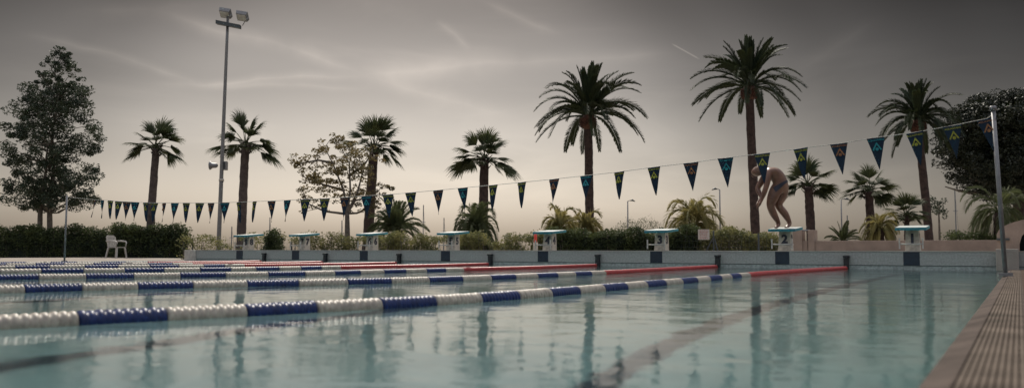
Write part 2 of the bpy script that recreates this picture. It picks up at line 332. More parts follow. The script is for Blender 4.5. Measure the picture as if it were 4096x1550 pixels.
# ------------------------------------------------------------------ starting blocks
D5 = R(4.5)
def make_block(x, n, who):
    t = empty('starting_block', (x, WALL_Y, WALL_H), label=who, cat='starting block', group='starting blocks on the end wall')
    b = MB(); zt = .37
    b.hexa([(-.120,.19,0),(.120,.19,0),(.120,.42,0),(-.120,.42,0),(-.105,.23,zt),(.105,.23,zt),(.105,.42,zt+.012),(-.105,.42,zt+.012)]); b.build('pedestal', 'block', t, bevel=.008)
    s = math.tan(D5); z1 = zt+.002
    def pl(x0, x1, y0, y1, za, zb): return MB().hexa([(x0,y0,za+s*y0),(x1,y0,za+s*y0),(x1,y1,za+s*y1),(x0,y1,za+s*y1),(x0,y0,zb+s*y0),(x1,y0,zb+s*y0),(x1,y1,zb+s*y1),(x0,y1,zb+s*y1)])
    pf = pl(-.25, .25, -.02, .63, z1-.012, z1+.034).build('platform', 'teal', t, bevel=.005)
    pl(-.246, .246, -.016, .626, z1+.034, z1+.040).build('grip_surface', 'grit', pf)
    b = MB(); b.box(-.06, .06, .27, .40, zt-.03, zt+.02); b.build('bracket', 'steel', t)
    g = MB(); g.tube([(-.185, -.01, .12), (.185, -.01, .12)], .013, 8); g = g.build('handgrip', 'white_paint', t, smooth=True)
    for sx in (-1, 1):
        q = MB(); q.box(sx*.185-.010, sx*.185+.012, -.022, .004, .035, .225); q.build('grip_plate', 'white_paint', g)
        q = MB(); q.box(sx*.16-.008, sx*.16+.008, .002, .225, .112, .128); q.build('grip_arm', 'white_paint', g)
    me = text_mesh(str(n), .225, .002, .011)
    slope = math.atan2(.04, zt)
    text_obj('number', me, 'digit', t, Matrix.Translation((0, .19+.04*.215/zt-.004, .215)) @ Matrix.Rotation(R(90)-slope*1, 4, 'X'))
    sl2 = math.atan2(.015, zt)
    text_obj('number', me, 'digit', t, Matrix.Translation((.120-.015*.215/zt+.003, .315, .215)) @ Matrix.Rotation(-sl2, 4, 'Y') @ Matrix.Rotation(R(90), 4, 'Z') @ Matrix.Rotation(R(90), 4, 'X'))
    return t
for i, x in enumerate(laneX):
    n = i+1
    who = {1: 'white starting block beside the right end of the wall, no one on it', 2: 'white starting block numbered 2 with the bending swimmer standing on it'}.get(n, 'white starting block numbered %d with teal edged platform' % n)
    make_block(x, n, who)

# lane rope anchors
anchX = [on_y(p, 1040, WALL_Y-.05).x for p in anch]
ords = ['first', 'second', 'third', 'fourth', 'fifth', 'sixth', 'seventh', 'eighth', 'ninth', 'tenth', 'eleventh', 'twelfth', 'thirteenth', 'fourteenth', 'fifteenth', 'sixteenth', 'seventeenth', 'eighteenth', 'nineteenth', 'twentieth', 'twenty first', 'twenty second', 'twenty third']
aroot = None
for i, x in enumerate(anchX):
    if aroot is None:
        t = empty('rope_anchor', (x, WALL_Y, 0), group='rope anchors on the end wall')
        b = MB(); b.box(-.045, .045, -.075, -.006, -.10, .20); b.build('bracket', 'black', t, bevel=.008)
        b = MB(); b.box(-.05, .06, -.10, -.006, .20, .245); b.build('cap', 'black', t, bevel=.012)
        b = MB(); b.tube([(0, -.10, .05), (0, -.16, .03)], .012, 6); b.build('hook', 'steel', t)
        aroot = t
    else: t = copy_tree(aroot); t.location = (x, WALL_Y, 0)
    tag(t, 'black bracket on the end wall between starting blocks %d and %d' % (i+1, i+2), 'bracket')

# ------------------------------------------------------------------ lane ropes
rp = {0: [(3385,1066),(3000,1103),(2800,1126),(2407,1163),(2184,1186),(1908,1207),(1738,1222),(1400,1246),(850,1272),(287,1294),(-150,1305)],
      1: [(2870,1066),(2270,1105),(1588,1133),(800,1149),(150,1157),(-200,1160)],
      2: [(2390,1066),(1740,1092),(1250,1103),(800,1108),(150,1110),(-200,1110)],
      3: [(1960,1062),(1300,1080),(900,1086),(400,1086),(-200,1084)],
      4: [(1595,1058),(1000,1068),(500,1071),(-200,1066)],
      5: [(1300,1054),(800,1062),(400,1060),(-200,1055)],
      6: [(1055,1050),(600,1055),(300,1053),(-200,1047)]}
segcut = [3006, 2960, 2912, 2859, 2800, 2739, 2660, 2590, 2500, 2407, 2297, 2184, 2046, 1905, 1733, 1552, 1340, 1105, 851, 574, 287]
seg1 = [on_z(p, 1030 + 0*p) for p in segcut] if False else None
rng = random.Random(5)
LEN = .345
for i in range(7):
    ax = anchX[i]
    pts = []
    for k, (px, py) in enumerate(rp[i]):
        p = on_z(px, py); pts.append((p.x, p.y))
    # smooth x offset from the straight line x = ax as a function of y, kept small
    pts = [(ax, WALL_Y-.16)] + [q for q in pts[1:] if q[1] < WALL_Y-1]
    def xat(y, pts=pts, ax=ax):
        if y >= pts[0][1]: return ax
        for (xa, ya), (xb, yb) in zip(pts, pts[1:]):
            if ya >= y >= yb:
                u = (ya-y)/(ya-yb); dx = xa+(xb-xa)*u
                return ax+max(-.55, min(.55, dx-ax))
        return ax+max(-.55, min(.55, pts[-1][0]-ax))
    def xs(y):                      # smoothed
        k = 1.2; f = min(1, (WALL_Y-y)/3); return sum(xat(y+d*k*f) for d in (-1, -.6, -.3, 0, .3, .6, 1))/7
    y1, y0 = WALL_Y-.16, -1.2
    where = ['nearest the camera', 'second from the camera', 'third from the camera', 'fourth from the camera', 'fifth from the camera', 'sixth from the camera', 'farthest from the camera'][i]
    t = empty('lane_rope', (ax, WALL_Y, 0), label='floating lane rope of blue, white and red discs, ' + where, cat='lane rope', group='lane ropes across the pool')
    cb = MB(); yy = [y1-(y1-y0)*k/40 for k in range(41)]; cb.tube([(xs(y)-ax, y-WALL_Y, .012) for y in yy], .006, 5); cb.build('cable', 'cable', t)
    step = .030 if i < 3 else .045; nn = 16 if i == 0 else (12 if i < 3 else 8)
    edges = [y1]; rr_ = ray([3006, 2271, 1729, 1262, 894, 700, 540][i], 1060); y = ax*rr_.y/rr_.x; edges.append(y)
    while y > y0+.5: y -= max(.27, min(.455, .29+.03*(y-1.5))); edges.append(y)
    for j in range(len(edges)-1):
        ya, yb = edges[j], edges[j+1]; kind = 'rope_red' if j == 0 else ('rope_white' if j % 2 == 1 else 'rope_blue')
        b = MB(); n = max(2, round((ya-yb)/step)); prof = []
        for q in range(n):
            a0 = ya-(ya-yb)*q/n; st = (ya-yb)/n; rr = .044+rng.uniform(-.0015, .0015)
            prof += [(a0-st*.04, .034), (a0-st*.22, rr*.97), (a0-st*.5, rr), (a0-st*.78, rr*.97)]
        prof.append((yb+.001, .034))
        b.tube([(xs(y)-ax, y-WALL_Y+.0, .007) for y, r in prof], [r for y, r in prof], nn, cap=True)
        ob = b.build('float_section', kind, t, smooth=True)
        ob['label'] = {'rope_red': 'red section', 'rope_white': 'white section', 'rope_blue': 'blue section'}[kind]

# ------------------------------------------------------------------ backstroke flags
FY = WALL_Y-5.0
fl = [(2482,298),(2395,316),(2301,333),(2203,346),(2110,361),(2014,373),(1917,386),(1825,397),(1738,409),(1645,420),(1558,432),(1475,441),(1394,450),(1313,458),(1241,465),(1164,472),(1102,478),(1033,484),
      (976,489),(922,492),(867,496),(817,499),(768,501),(723,503),(683,505),(641,506),(601,508),(566,509),(531,510),(503,510),(469,510),(440,510),(413,510),(389,510),(367,509),(340,508),(319,507),(299,506),(278,504),(258,503),(240,502)]
cols = ['ora', 'yel', 'yel', 'cya']; cname = {'ora': 'orange', 'yel': 'yellow', 'cya': 'cyan'}
fpts = [on_y(px*1.59, py*1.59, FY) for px, py in fl]
# even out the x spacing slightly, keep the sag
def fl_mesh(sd=0):
    v = []; f = []; wd, ht = .105, .40
    rows = 7
    for r_ in range(rows+1):
        u = r_/rows
        for k in range(5):
            q = k/4; x = (q-.5)*2*wd*(1-u*.985); v.append((x, (.004+.012*u)*math.sin(u*(3+sd)+q*(2+sd*.7)+sd*2), -u*ht))
    for r_ in range(rows):
        for k in range(4): a = r_*5+k; f.append((a, a+1, a+6, a+5))
    return v, f
b = MB(); b.v, b.f = fl_mesh(); fm = b
em = MB()
def bar2(mb, a, c_, wd):
    a = Vector(a); c_ = Vector(c_); d = (c_-a).normalized(); n = Vector((d.z, 0, -d.x))*wd/2
    for dy in (0,): mb.hexa([a-n+Vector((0,.001,0)), a+n+Vector((0,.001,0)), c_+n+Vector((0,.001,0)), c_-n+Vector((0,.001,0)), a-n-Vector((0,.001,0)), a+n-Vector((0,.001,0)), c_+n-Vector((0,.001,0)), c_-n-Vector((0,.001,0))])
yo = -.014
bar2(em, (-.048, yo, -.158), (.004, yo, -.068), .016); bar2(em, (.048, yo-.0015, -.158), (-.004, yo-.0015, -.068), .016)
em.tube([(0, yo-.0005, -.146), (0, yo-.0035, -.146)], .0195, 16)
wordm = text_mesh('AQUASPHERE', .030, .0006, .0004)
first = {}; cnt = {}
for k, p in enumerate(fpts):
    cn = cols[k % 4]; cnt[cn] = cnt.get(cn, 0)+1
    if cn not in first:
        o1 = MB(); o1.v, o1.f = fl_mesh(len(first)); o1 = o1.build('pennant', 'flag', smooth=True)
        e1 = MB(); e1.v, e1.f = em.v, em.f; e1.build('emblem', cn, o1)
        text_obj('lettering', wordm, cn, o1, Matrix.Translation((0, yo, -.034)) @ Matrix.Rotation(R(90), 4, 'X'))
        first[cn] = o1; q = o1
    else: q = copy_tree(first[cn])
    nx = fpts[min(k+1, len(fpts)-1)]; pv = fpts[max(k-1, 0)]; d = (pv-nx)
    q.location = p; q.rotation_euler = (R(rng.uniform(-9, 7)), -math.atan2(d.z, d.x), R(rng.uniform(-24, 20)))
    c_ = cnt[cn]
    ordn = ords[c_-1]
    tag(q, 'dark pennant with %s emblem, %s %s one from the right flag pole' % (cname[cn], ordn, cname[cn]), 'pennant', 'pennants on the flag line')
fr0 = on_y(3966, 462, FY); pl0 = on_y(268, 787, FY)
b = MB(); sp = [fr0]+fpts+[pl0]; b.tube(sp, .0045, 5); tag(b.build('flag_line', 'white_paint'), 'thin pale line strung across the pool carrying the pennants', 'line')
fb = on_y(4022, 1085, FY); t = empty('flag_pole', (fb.x, FY, 0), label='tall pale flag pole on the deck at the right edge of the pool', cat='pole')
t.rotation_euler = (0, math.atan2(fr0.x+.02-fb.x, fr0.z), 0)
b = MB(); b.tube([(0,0,0), (0,0,fr0.z+.06)], .025, 14); b.build('post', 'steel', t, smooth=True)
b = MB(); b.tube([(0,0,fr0.z+.06), (0,0,fr0.z+.10), (0,0,fr0.z+.11)], [.037,.037,.03], 14); b.build('cap', 'steel', t, smooth=True)
b = MB(); b.tube([(0,0,.02), (0,0,.06)], .075, 16); b.build('base', 'steel', t)
t = empty('flag_pole', (pl0.x, FY, 0), label='thin grey flag pole standing left of the white chair', cat='pole')
b = MB(); b.tube([(0,0,0), (0,0,pl0.z+.04)], .02, 10); b.build('post', 'steel', t, smooth=True)
b = MB(); b.tube([(0,0,.02), (0,0,.06)], .06, 12); b.build('base', 'steel', t)
# ------------------------------------------------------------------ vegetation builders
def frame(px, depth, z=-.06):
    p = W(px, 997, depth); return Vector((p.x, p.y, z))
def mpp(depth): return depth/FPX
def fan_frond(ms, mbp, org, d, Lg, rg):
    d = d.normalized(); pts = [org.copy()]; n = 5; dd = d.copy(); st = Lg*.46/n
    for i in range(n):
        dd = (dd+Vector((0, 0, -.03-.04*(1-abs(d.z))))).normalized(); pts.append(pts[-1]+dd*st)
    mbp.tube(pts, [.028, .024, .02, .017, .015, .013], 4, cap=False)
    hub = pts[-1]; side = dd.cross(Vector((rg.uniform(-.5, .5), rg.uniform(-.5, .5), 1))).normalized(); nrm = side.cross(dd)
    rl = Lg*.60; nb = 26
    for k in range(nb):
        ph = R(-62+124*(k+.5)/nb+rg.uniform(-2, 2)); e = (dd*math.cos(ph)+side*math.sin(ph)-nrm*.12).normalized()
        ln = rl*(.62+.38*math.cos(ph*.8))*rg.uniform(.88, 1.05); wv = nrm.cross(e).normalized()
        w0 = rl*.034; p0 = hub; p1 = hub+e*ln*.45; dr = Vector((0, 0, -1)); p2 = p1+(e*.9+dr*rg.uniform(.0, .18)).normalized()*ln*.33; p3 = p2+(e*.75+dr*rg.uniform(.2, .6)).normalized()*ln*.26
        i = len(ms.v); fold = nrm*w0*.5*(1 if k % 2 else -1)
        ms.v += [tuple(p0), tuple(p1-wv*w0+fold), tuple(p1+wv*w0-fold), tuple(p2-wv*w0*.6), tuple(p2+wv*w0*.6), tuple(p3)]
        ms.f += [(i, i+1, i+2), (i+1, i+3, i+4, i+2), (i+3, i+5, i+4)]
def pin_frond(ms, mbr, org, d, Lg, rg, droop=.12, nl=38, lw=.016, ll=.22, vee=.35, hang=.2, rr=.03):
    n = 12; dd = d.normalized(); pts = [org.copy()]; ds = []; st = Lg/n
    for i in range(n):
        hz = math.hypot(dd.x, dd.y); dd = (dd+Vector((0, 0, -droop*(.35+hz)*(1+i/n*.9)))).normalized(); ds.append(dd.copy()); pts.append(pts[-1]+dd*st)
    ds.append(ds[-1]); mbr.tube(pts, [rr*(1-.8*i/n) for i in range(n+1)], 4, cap=False)
    sd0 = ds[0].cross(Vector((0, 0, 1)));
    if sd0.length < .1: sd0 = Vector((rg.uniform(-1, 1), rg.uniform(-1, 1), 0))
    sd0.normalize(); tw = rg.uniform(-.5, .5)
    for k in range(nl):
        u = .16+.84*(k+.5)/nl; x = u*n; i = min(int(x), n-1); fpos = x-i; p = pts[i].lerp(pts[i+1], fpos); dv = ds[i]
        s = (sd0-dv*sd0.dot(dv)).normalized(); nn_ = s.cross(dv).normalized(); s = (s*math.cos(tw)+nn_*math.sin(tw)).normalized(); nn_ = s.cross(dv).normalized()
        if nn_.z < 0 and abs(tw) < 1: nn_ = -nn_
        ln = Lg*ll*(math.sin(math.pi*min(1, u*.82+.13))**.6)*rg.uniform(.85, 1.1)
        for sg in (-1, 1):
            e = (s*sg*.62+dv*.85+nn_*vee*rg.uniform(.4, 1.3)+Vector((0, 0, -hang))).normalized(); wv = dv*lw*.9+nn_*lw*.3
            tip = p+e*ln+Vector((0, 0, -hang*ln*.5)); mid = p+e*ln*.5; j = len(ms.v)
            ms.v += [tuple(p), tuple(mid-wv), tuple(mid+wv), tuple(tip)]; ms.f += [(j, j+1, j+2), (j+1, j+3, j+2)]
def dirv(img_ang, out, ):      # local x = image right, y = away, z = up
    a = R(img_ang); return Vector((math.cos(a)*math.cos(out), math.sin(out), math.sin(a)*math.cos(out)))
def palm_trunk(t, bx, h, topdx, r0, r1, m, rg, flare=1.25):
    b = MB(); n = 26; P = []; Q = []
    for i in range(n+1):
        u = i/n; P.append((topdx*u**1.2+rg.uniform(-.008, .008), 0, h*u)); r = r0+(r1-r0)*u; r *= 1+(flare-1)*max(0, 1-u*7); Q.append(r*(1+rg.uniform(-.03, .03)+(.03 if i % 2 else 0)))
    b.tube(P, Q, 14); return b.build('trunk', m, t, smooth=True)
def fan_palm(base_px, top, depth, tw, fr_list, label, seed, tr='trunk_pale', group='fan palms behind the pool', extra=5):
    rg = random.Random(seed); o = frame(base_px, depth); t = empty('fan_palm', o, TH, label=label, cat='palm tree', group=group)
    k = mpp(depth); tp = W(top[0], top[1], depth); loc = Matrix.Rotation(-TH, 4, 'Z') @ (tp-o); h = loc.z; dx = loc.x
    palm_trunk(t, 0, h, dx, tw*k*.5, tw*k*.42, tr, rg)
    ms, mp_ = MB(), MB(); c0 = Vector((dx, 0, h))
    for (a, l) in fr_list:
        for q in range(2):
            fan_frond(ms, mp_, c0+Vector((rg.uniform(-.08, .08), 0, rg.uniform(0, .15))), dirv(a+rg.uniform(-6, 6), R(rg.choice([-1, 1])*rg.uniform(5, 35) if q else rg.uniform(-12, 12))), l*k*1.12*(1 if q == 0 else rg.uniform(.6, .8)), rg)
    av = sum(l for a, l in fr_list)/len(fr_list)
    for q in range(extra): fan_frond(ms, mp_, c0, dirv(rg.uniform(15, 165), R(rg.choice([-1, 1])*rg.uniform(40, 80))), av*k*.75, rg)
    cr = ms.build('crown', 'fan', t); mp_.build('leaf_stalks', 'fan', cr)
    b = MB()
    for q in range(26):
        a = rg.uniform(0, 6.28); z = h-rg.uniform(-.12, .35); r = tw*k*.42
        p = Vector((dx+math.cos(a)*r, math.sin(a)*r, z)); e = Vector((math.cos(a), math.sin(a), 1.0)).normalized(); b.tube([p, p+e*tw*k*.5], [.03, .012], 4)
    b.build('leaf_stubs', tr, t)
    return t
FA = [(178,150),(165,130),(148,125),(125,115),(98,120),(75,115),(52,125),(30,125),(8,150),(-10,150),(-22,125)]
def scl(l, s): return [(a, x*s) for a, x in l]
fan_palm(595, (612, 590), 37, 33, [(186,140),(172,100),(150,115),(128,95),(105,105),(68,115),(50,105),(30,105),(8,105),(-12,125),(-25,95)], 'leftmost fan palm, pale trunk rising behind the dark hedge', 11)
fan_palm(963, (972, 580), 36, 37, [(172,140),(185,125),(150,115),(125,110),(100,130),(78,110),(55,120),(20,110),(5,140),(-18,165),(200,90)], 'fan palm standing just right of the floodlight mast', 12)
fan_palm(1468, (1492, 590), 34, 42, [(160,130),(138,110),(112,110),(88,115),(66,120),(45,125),(25,125),(5,125),(-14,140),(178,120),(-28,95)], 'fan palm rising behind the small leafy brown tree', 13, 'trunk')
fan_palm(1930, (1937, 640), 34, 42, [(172,150),(186,145),(158,125),(140,125),(118,112),(96,110),(72,112),(55,118),(20,110),(-4,160),(-14,135),(-25,95),(196,105)], 'fan palm with thick dark trunk in the middle behind the hedge', 14, 'trunk')
fan_palm(3248, (3240, 745), 36, 38, [(175,110),(160,105),(140,100),(118,105),(92,110),(70,95),(45,110),(20,100),(0,120),(-15,115),(190,100),(-30,90)], 'fan palm immediately right of the bending swimmer', 15, 'trunk')
fan_palm(3490, (3482, 765), 36, 36, [(178,110),(160,110),(140,95),(115,100),(90,100),(65,95),(42,105),(20,105),(0,105),(-20,95),(195,90),(-35,80)], 'fan palm second to the right of the swimmer', 16, 'trunk')
fan_palm(3626, (3632, 865), 40, 22, [(170,85),(150,90),(125,85),(100,90),(75,85),(50,90),(25,80),(5,85),(-15,70),(190,75)], 'short fan palm behind starting block beside the wall end', 17, 'trunk', extra=14)

def date_palm(base_px, top, depth, tw, rad, label, seed, nf=46, m='date', boots=True, lift=0, droop=.09, emax=86, emin=-12):
    rg = random.Random(seed); o = frame(base_px, depth); t = empty('date_palm', o, TH, label=label, cat='palm tree', group='date palms behind the pool')
    k = mpp(depth); tp = W(top[0], top[1], depth); loc = Matrix.Rotation(-TH, 4, 'Z') @ (tp-o); h = loc.z; dx = loc.x
    palm_trunk(t, 0, h, dx, tw*k*.5, tw*k*.46, 'trunk', rg, 1.15)
    rb = tw*k*.82; b = MB(); b.tube([(dx,0,h-.12), (dx,0,h+.05), (dx,0,h+rb*.9), (dx,0,h+rb*1.6), (dx,0,h+rb*2.0)], [tw*k*.45, rb*.88, rb, rb*.75, rb*.4], 16); ba = b.build('crown_base', 'boot', t, smooth=True)
    b = MB()
    for q in range(90):
        a = q*2.39996; z = (q/90); r = rb*(.92+.1*math.sin(z*3.14)); p = Vector((dx+math.cos(a)*r, math.sin(a)*r, h+z*rb*1.3)); e = Vector((math.cos(a), math.sin(a), .5)).normalized()
        b.tube([p-e*.03, p+e*rb*.22], [rb*.13, rb*.05], 5)
    b.build('leaf_stubs', 'boot', ba)
    ms, mr = MB(), MB(); c0 = Vector((dx, 0, h+rb*1.55))
    for q in range(nf):
        u = (q+.5)/nf; el = R(emax-(emax-emin)*u**1.15+rg.uniform(-6, 6)); az = q*2.39996+rg.uniform(-.3, .3)
        d = Vector((math.cos(az)*math.cos(el), math.sin(az)*math.cos(el), math.sin(el)))
        lg = rad*k*rg.uniform(.95, 1.12)*(.80 if el > 1.1 else 1.0)*(.78 if el < -.1 else 1)
        pin_frond(ms, mr, c0+d*rb*.4, d, lg, rg, droop=droop*rg.uniform(.7, 1.25), nl=110, lw=.052, ll=.14, vee=.35, hang=.10, rr=.055)
    cr = ms.build('crown', m, t); mr.build('leaf_ribs', m, cr)
    return t
date_palm(2360, (2356, 505), 46, 36, 240, 'shorter, bushier date palm with orange crown base over the hedge', 21, 54, droop=.085, emin=8)
date_palm(3024, (3010, 385), 46, 36, 228, 'tallest date palm, its trunk directly behind the swimmer', 22, 52, droop=.075, emax=88, emin=6)
date_palm(3722, (3690, 520), 44, 33, 188, 'date palm at right in front of the round dark pine', 23, 52, droop=.10, emin=0)

def low_palm(px, py, depth, wpx, hpx, label, seed, m='butia', nf=26, el=(20, 80), droop=.21, trunk=True, name='pindo_palm', cat='palm', stemtop=None):
    rg = random.Random(seed); o = frame(px, depth); t = empty(name, o, TH, label=label, cat=cat, group='low bushy palms behind the hedge')
    k = mpp(depth); tp = W(px, py, depth); h = tp.z-o.z
    b = MB(); n = 8; b.tube([(0,0,h*i/n) for i in range(n+1)], [.16+.03*(i % 2) for i in range(n+1)], 10); b.build('trunk', 'trunk', t)
    ms, mr = MB(), MB()
    for q in range(nf):
        u = (q+.5)/nf; e = R(el[1]-(el[1]-el[0])*u); az = q*2.39996+rg.uniform(-.3, .3); d = Vector((math.cos(az)*math.cos(e), math.sin(az)*math.cos(e), math.sin(e)))
        pin_frond(ms, mr, Vector((0,0,h)), d, wpx*.5*k*1.5*rg.uniform(.85, 1.1), rg, droop=droop*rg.uniform(.8, 1.2), nl=70, lw=.019, ll=.25, vee=.3, hang=.3, rr=.018)
    cr = ms.build('crown', m, t); mr.build('leaf_ribs', m, cr); return t
low_palm(1580, 930, 30, 190, 90, 'small green bushy palm left of the middle fan palm', 31, 'green', 34, (28, 85), .10)
low_palm(1903, 925, 29, 220, 90, 'green arching palm at the foot of the middle fan palm', 32, 'green', 44, (30, 85), .27)
low_palm(2240, 925, 29, 190, 90, 'yellowish arching palm left of the shorter date palm trunk', 33, 'butia', 36, (30, 85), .27)
low_palm(2345, 928, 30, 180, 90, 'yellowish arching palm hugging the shorter date palm trunk', 34, 'butia', 36, (30, 85), .27)
low_palm(2775, 905, 30, 250, 90, 'yellow green palm spreading wide above the hedge right of block 3', 35, 'butia', 50, (28, 84), .27)
low_palm(3520, 915, 33, 150, 70, 'drooping yellow green palm crossing the trunk right of the swimmer', 36, 'butia', 34, (10, 80), .2)
low_palm(3372, 965, 40, 110, 60, 'little spiky palm on the rocks right of the swimmer', 37, 'green', 20, (5, 85), .06)
low_palm(4000, 850, 30, 260, 90, 'arching palm behind the right flag pole', 38, 'green', 26, (10, 80), .22)

def leaves(ms, cen, rad, n, size, rg, squash=1.0, shell=.35):
    for _ in range(n):
        while True:
            v = Vector((rg.uniform(-1, 1), rg.uniform(-1, 1), rg.uniform(-1, 1)))
            if 0.02 < v.length <= 1: break
        r = v.length**shell; v = v.normalized()*r; p = cen+Vector((v.x*rad[0], v.y*rad[1], v.z*rad[2]))
        a = Vector((rg.gauss(0, 1), rg.gauss(0, 1), rg.gauss(0, .6))).normalized(); b_ = a.cross(Vector((rg.gauss(0, 1), rg.gauss(0, 1), rg.gauss(0, 1)))).normalized()
        s = size*rg.uniform(.6, 1.3); i = len(ms.v); ms.v += [tuple(p-a*s*.5), tuple(p+b_*s*.24), tuple(p+a*s*.5), tuple(p-b_*s*.24)]; ms.f.append((i, i+1, i+2, i+3))
def limb_path(a, b_, rg, n=5, j=.06):
    a = Vector(a); b_ = Vector(b_); l = (b_-a).length; return [a.lerp(b_, i/n)+(Vector((rg.gauss(0, j), rg.gauss(0, j), rg.gauss(0, j)))*l*.5 if 0 < i < n else Vector()) for i in range(n+1)]

# big left tree: twin pale stems, ragged conical crown
def big_tree():
    dp = 40; k = mpp(dp); rg = random.Random(41); o = frame(170, dp)
    t = empty('broadleaf_tree', o, TH, label='tall dark conical tree with two pale stems at the far left', cat='tree')
    z = lambda py: W(170, py, dp).z-o.z
    for sx, top in ((-25, 560), (20, 330)):
        b = MB(); b.tube(limb_path((sx*k, 0, 0), ((sx*.5+20)*k, 0, z(top)), rg, 8, .01), [.14, .13, .12, .11, .09, .08, .06, .04, .02], 10); b.build('trunk', 'bark', t, smooth=True)
    prof = [(170,15,215),(220,45,215),(270,75,200),(330,105,195),(400,125,190),(470,150,190),(540,175,195),(610,170,190),(680,165,190),(750,165,195),(800,160,200),(835,120,200)]
    ms = MB(); br = MB()
    for _ in range(430):
        py = 168+(850-168)*rg.random()**.85
        for (a, ra, ca), (c2, rb, cb) in zip(prof, prof[1:]):
            if a <= py <= c2: u = (py-a)/(c2-a); rw = ra+(rb-ra)*u; cx = ca+(cb-ca)*u; break
        else: continue
        an = rg.uniform(0, 6.28); q = rg.random()**.5; x = (cx-170+math.cos(an)*rw*q*1.12)*k; y = math.sin(an)*rw*q*k*.9
        s = (rg.uniform(15, 34) if py > 330 else rg.uniform(9, 18))*k; leaves(ms, Vector((x, y, z(py))), (s*1.1, s*1.1, s*.75), int(120 if py > 300 else 44), .115, rg, shell=.75)
        if rg.random() < .3: br.tube(limb_path(((cx-170)*k*.6, 0, z(min(850, py+60))), (x, y, z(py)), rg), [.035, .03, .024, .018, .012, .006], 5)
    ms.build('crown', 'tree', t); br.build('branches', 'bark', t)
big_tree()
def young_tree():
    dp = 31; k = mpp(dp); rg = random.Random(43); o = frame(1392, dp)
    t = empty('broadleaf_tree', o, TH, label='small brown leaved tree with open crown and forked grey trunk', cat='tree')
    P = lambda px, py, y=0: Vector(((px-1392)*k, y, W(1392, py, dp).z-o.z))
    tr = MB(); tr.tube([P(1388,1000), P(1388,930), P(1387,880), P(1386,850)], [.12,.10,.085,.08], 10)
    tr.build('trunk', 'bark', t, smooth=True)
    limbs = [((1386,855),(1300,845),(1235,815),(1205,745)), ((1386,850),(1375,760),(1330,650),(1300,590)), ((1386,850),(1400,760),(1390,650),(1345,570)), ((1386,852),(1415,800),(1480,780),(1530,740)),
             ((1386,850),(1430,770),(1450,680),(1420,600)), ((1330,650),(1270,640),(1200,650),(1160,655)), ((1375,760),(1300,740),(1240,720),(1200,700)), ((1390,700),(1450,660),(1470,620),(1480,600)), ((1386,852),(1420,850),(1470,830),(1500,800))]
    br = MB(); ms = MB()
    for ps in limbs:
        y = 0; pts = []
        for i, q in enumerate(ps): pts.append(P(*q, y)); y += rg.uniform(-.25, .25)
        br.tube(pts, [.055, .04, .025, .01], 6)
        for j in range(3):
            for s_ in range(5):
                u = rg.random(); p = pts[j].lerp(pts[j+1], u)
                if j == 0 and u < .7: continue
                e = p+Vector((rg.gauss(0, 26)*k, rg.gauss(0, 22)*k, rg.gauss(6, 20)*k)); br.tube([p, e], [.014, .006], 4); leaves(ms, e, (17*k, 17*k, 9*k), 22, .11, rg, shell=.6)
    for _ in range(95):
        a = rg.uniform(0, 6.28); q = rg.random()**.6; cx, cy = 1365+math.cos(a)*150*q, 690+math.sin(a)*120*q
        if cy > 780 and cx < 1330: continue
        leaves(ms, P(cx, cy, rg.uniform(-1, 1)), (20*k, 20*k, 9*k), 30, .11, rg, shell=.6)
    for (cx, cy) in ((1190,650),(1175,655),(1215,760),(1225,790),(1240,700),(1540,745),(1555,750),(1500,800),(1330,560),(1350,550),(1290,590),(1260,600)): leaves(ms, P(cx, cy), (22*k, 16*k, 10*k), 46, .12, rg, shell=.6)
    cr = ms.build('crown', 'young', t); br.build('branches', 'bark', t)
young_tree()
def round_pine():
    dp = 48; k = mpp(dp); rg = random.Random(45); o = frame(4075, dp)
    t = empty('umbrella_pine', o, TH, label='large round dark pine at the right edge', cat='tree')
    P = lambda px, py, y=0: Vector(((px-4075)*k, y, W(4075, py, dp).z-o.z))
    b = MB(); b.tube([P(4078,1000), P(4076,900), P(4085,800), P(4110,700)], [.4,.33,.3,.25], 12); b.build('trunk', 'trunk', t, smooth=True)
    br = MB(); ms = MB()
    for e in ((3850,700),(3900,600),(4000,500),(4100,480),(4200,600),(3820,740)): br.tube(limb_path(P(4090,790), P(*e, rg.uniform(-1,1)), rg), [.2,.16,.12,.09,.06,.03], 6)
    for _ in range(620):
        a = rg.uniform(0, 6.28); q = rg.random()**.45; cx, cy = 4050+math.cos(a)*270*q, 580+math.sin(a)*(215 if math.sin(a) < 0 else 225)*q
        if cy > 760 and cx < 3800: continue
        y = rg.uniform(-1, 1)*math.sqrt(max(0, 1-q*q))*3.2; s = rg.uniform(18, 36)*k
        leaves(ms, P(cx, cy, y), (s*1.2, s*1.2, s*.8), 130, .15, rg, shell=.5)
    for _ in range(110):
        a = rg.uniform(0, 6.28); q = rg.random()**.5*.8; leaves(ms, P(4060+math.cos(a)*240*q, 570+math.sin(a)*200*q, rg.uniform(-1.5, 1.5)), (.55, .55, .45), 90, .34, rg, shell=.8)
    ms.build('crown', 'pine', t); br.build('branches', 'bark', t)
round_pine()
def small_round(px, py, dp, r, label, seed, m='young', dens=1200, trunkpx=None, name='broadleaf_tree', squash=1.0):
    k = mpp(dp); rg = random.Random(seed); o = frame(px, dp); t = empty(name, o, TH, label=label, cat='tree'); h = W(px, py, dp).z-o.z
    b = MB(); b.tube([(0,0,0), (0,0,h*.5), (0,0,h)], [.07,.06,.03], 8); b.build('trunk', 'bark', t)
    ms = MB(); 
    for _ in range(dens//40): 
        a = Vector((rg.gauss(0, .45), rg.gauss(0, .45), rg.gauss(0, .45)*squash)); leaves(ms, Vector((0,0,h))+a*r*k*1.1, (r*k*.3,)*3, 40, .12, rg, shell=.6)
    ms.build('crown', m, t)
small_round(3760, 825, 45, 45, 'small thin round tree right of the leaning date palm trunk', 46, 'tree', 700)
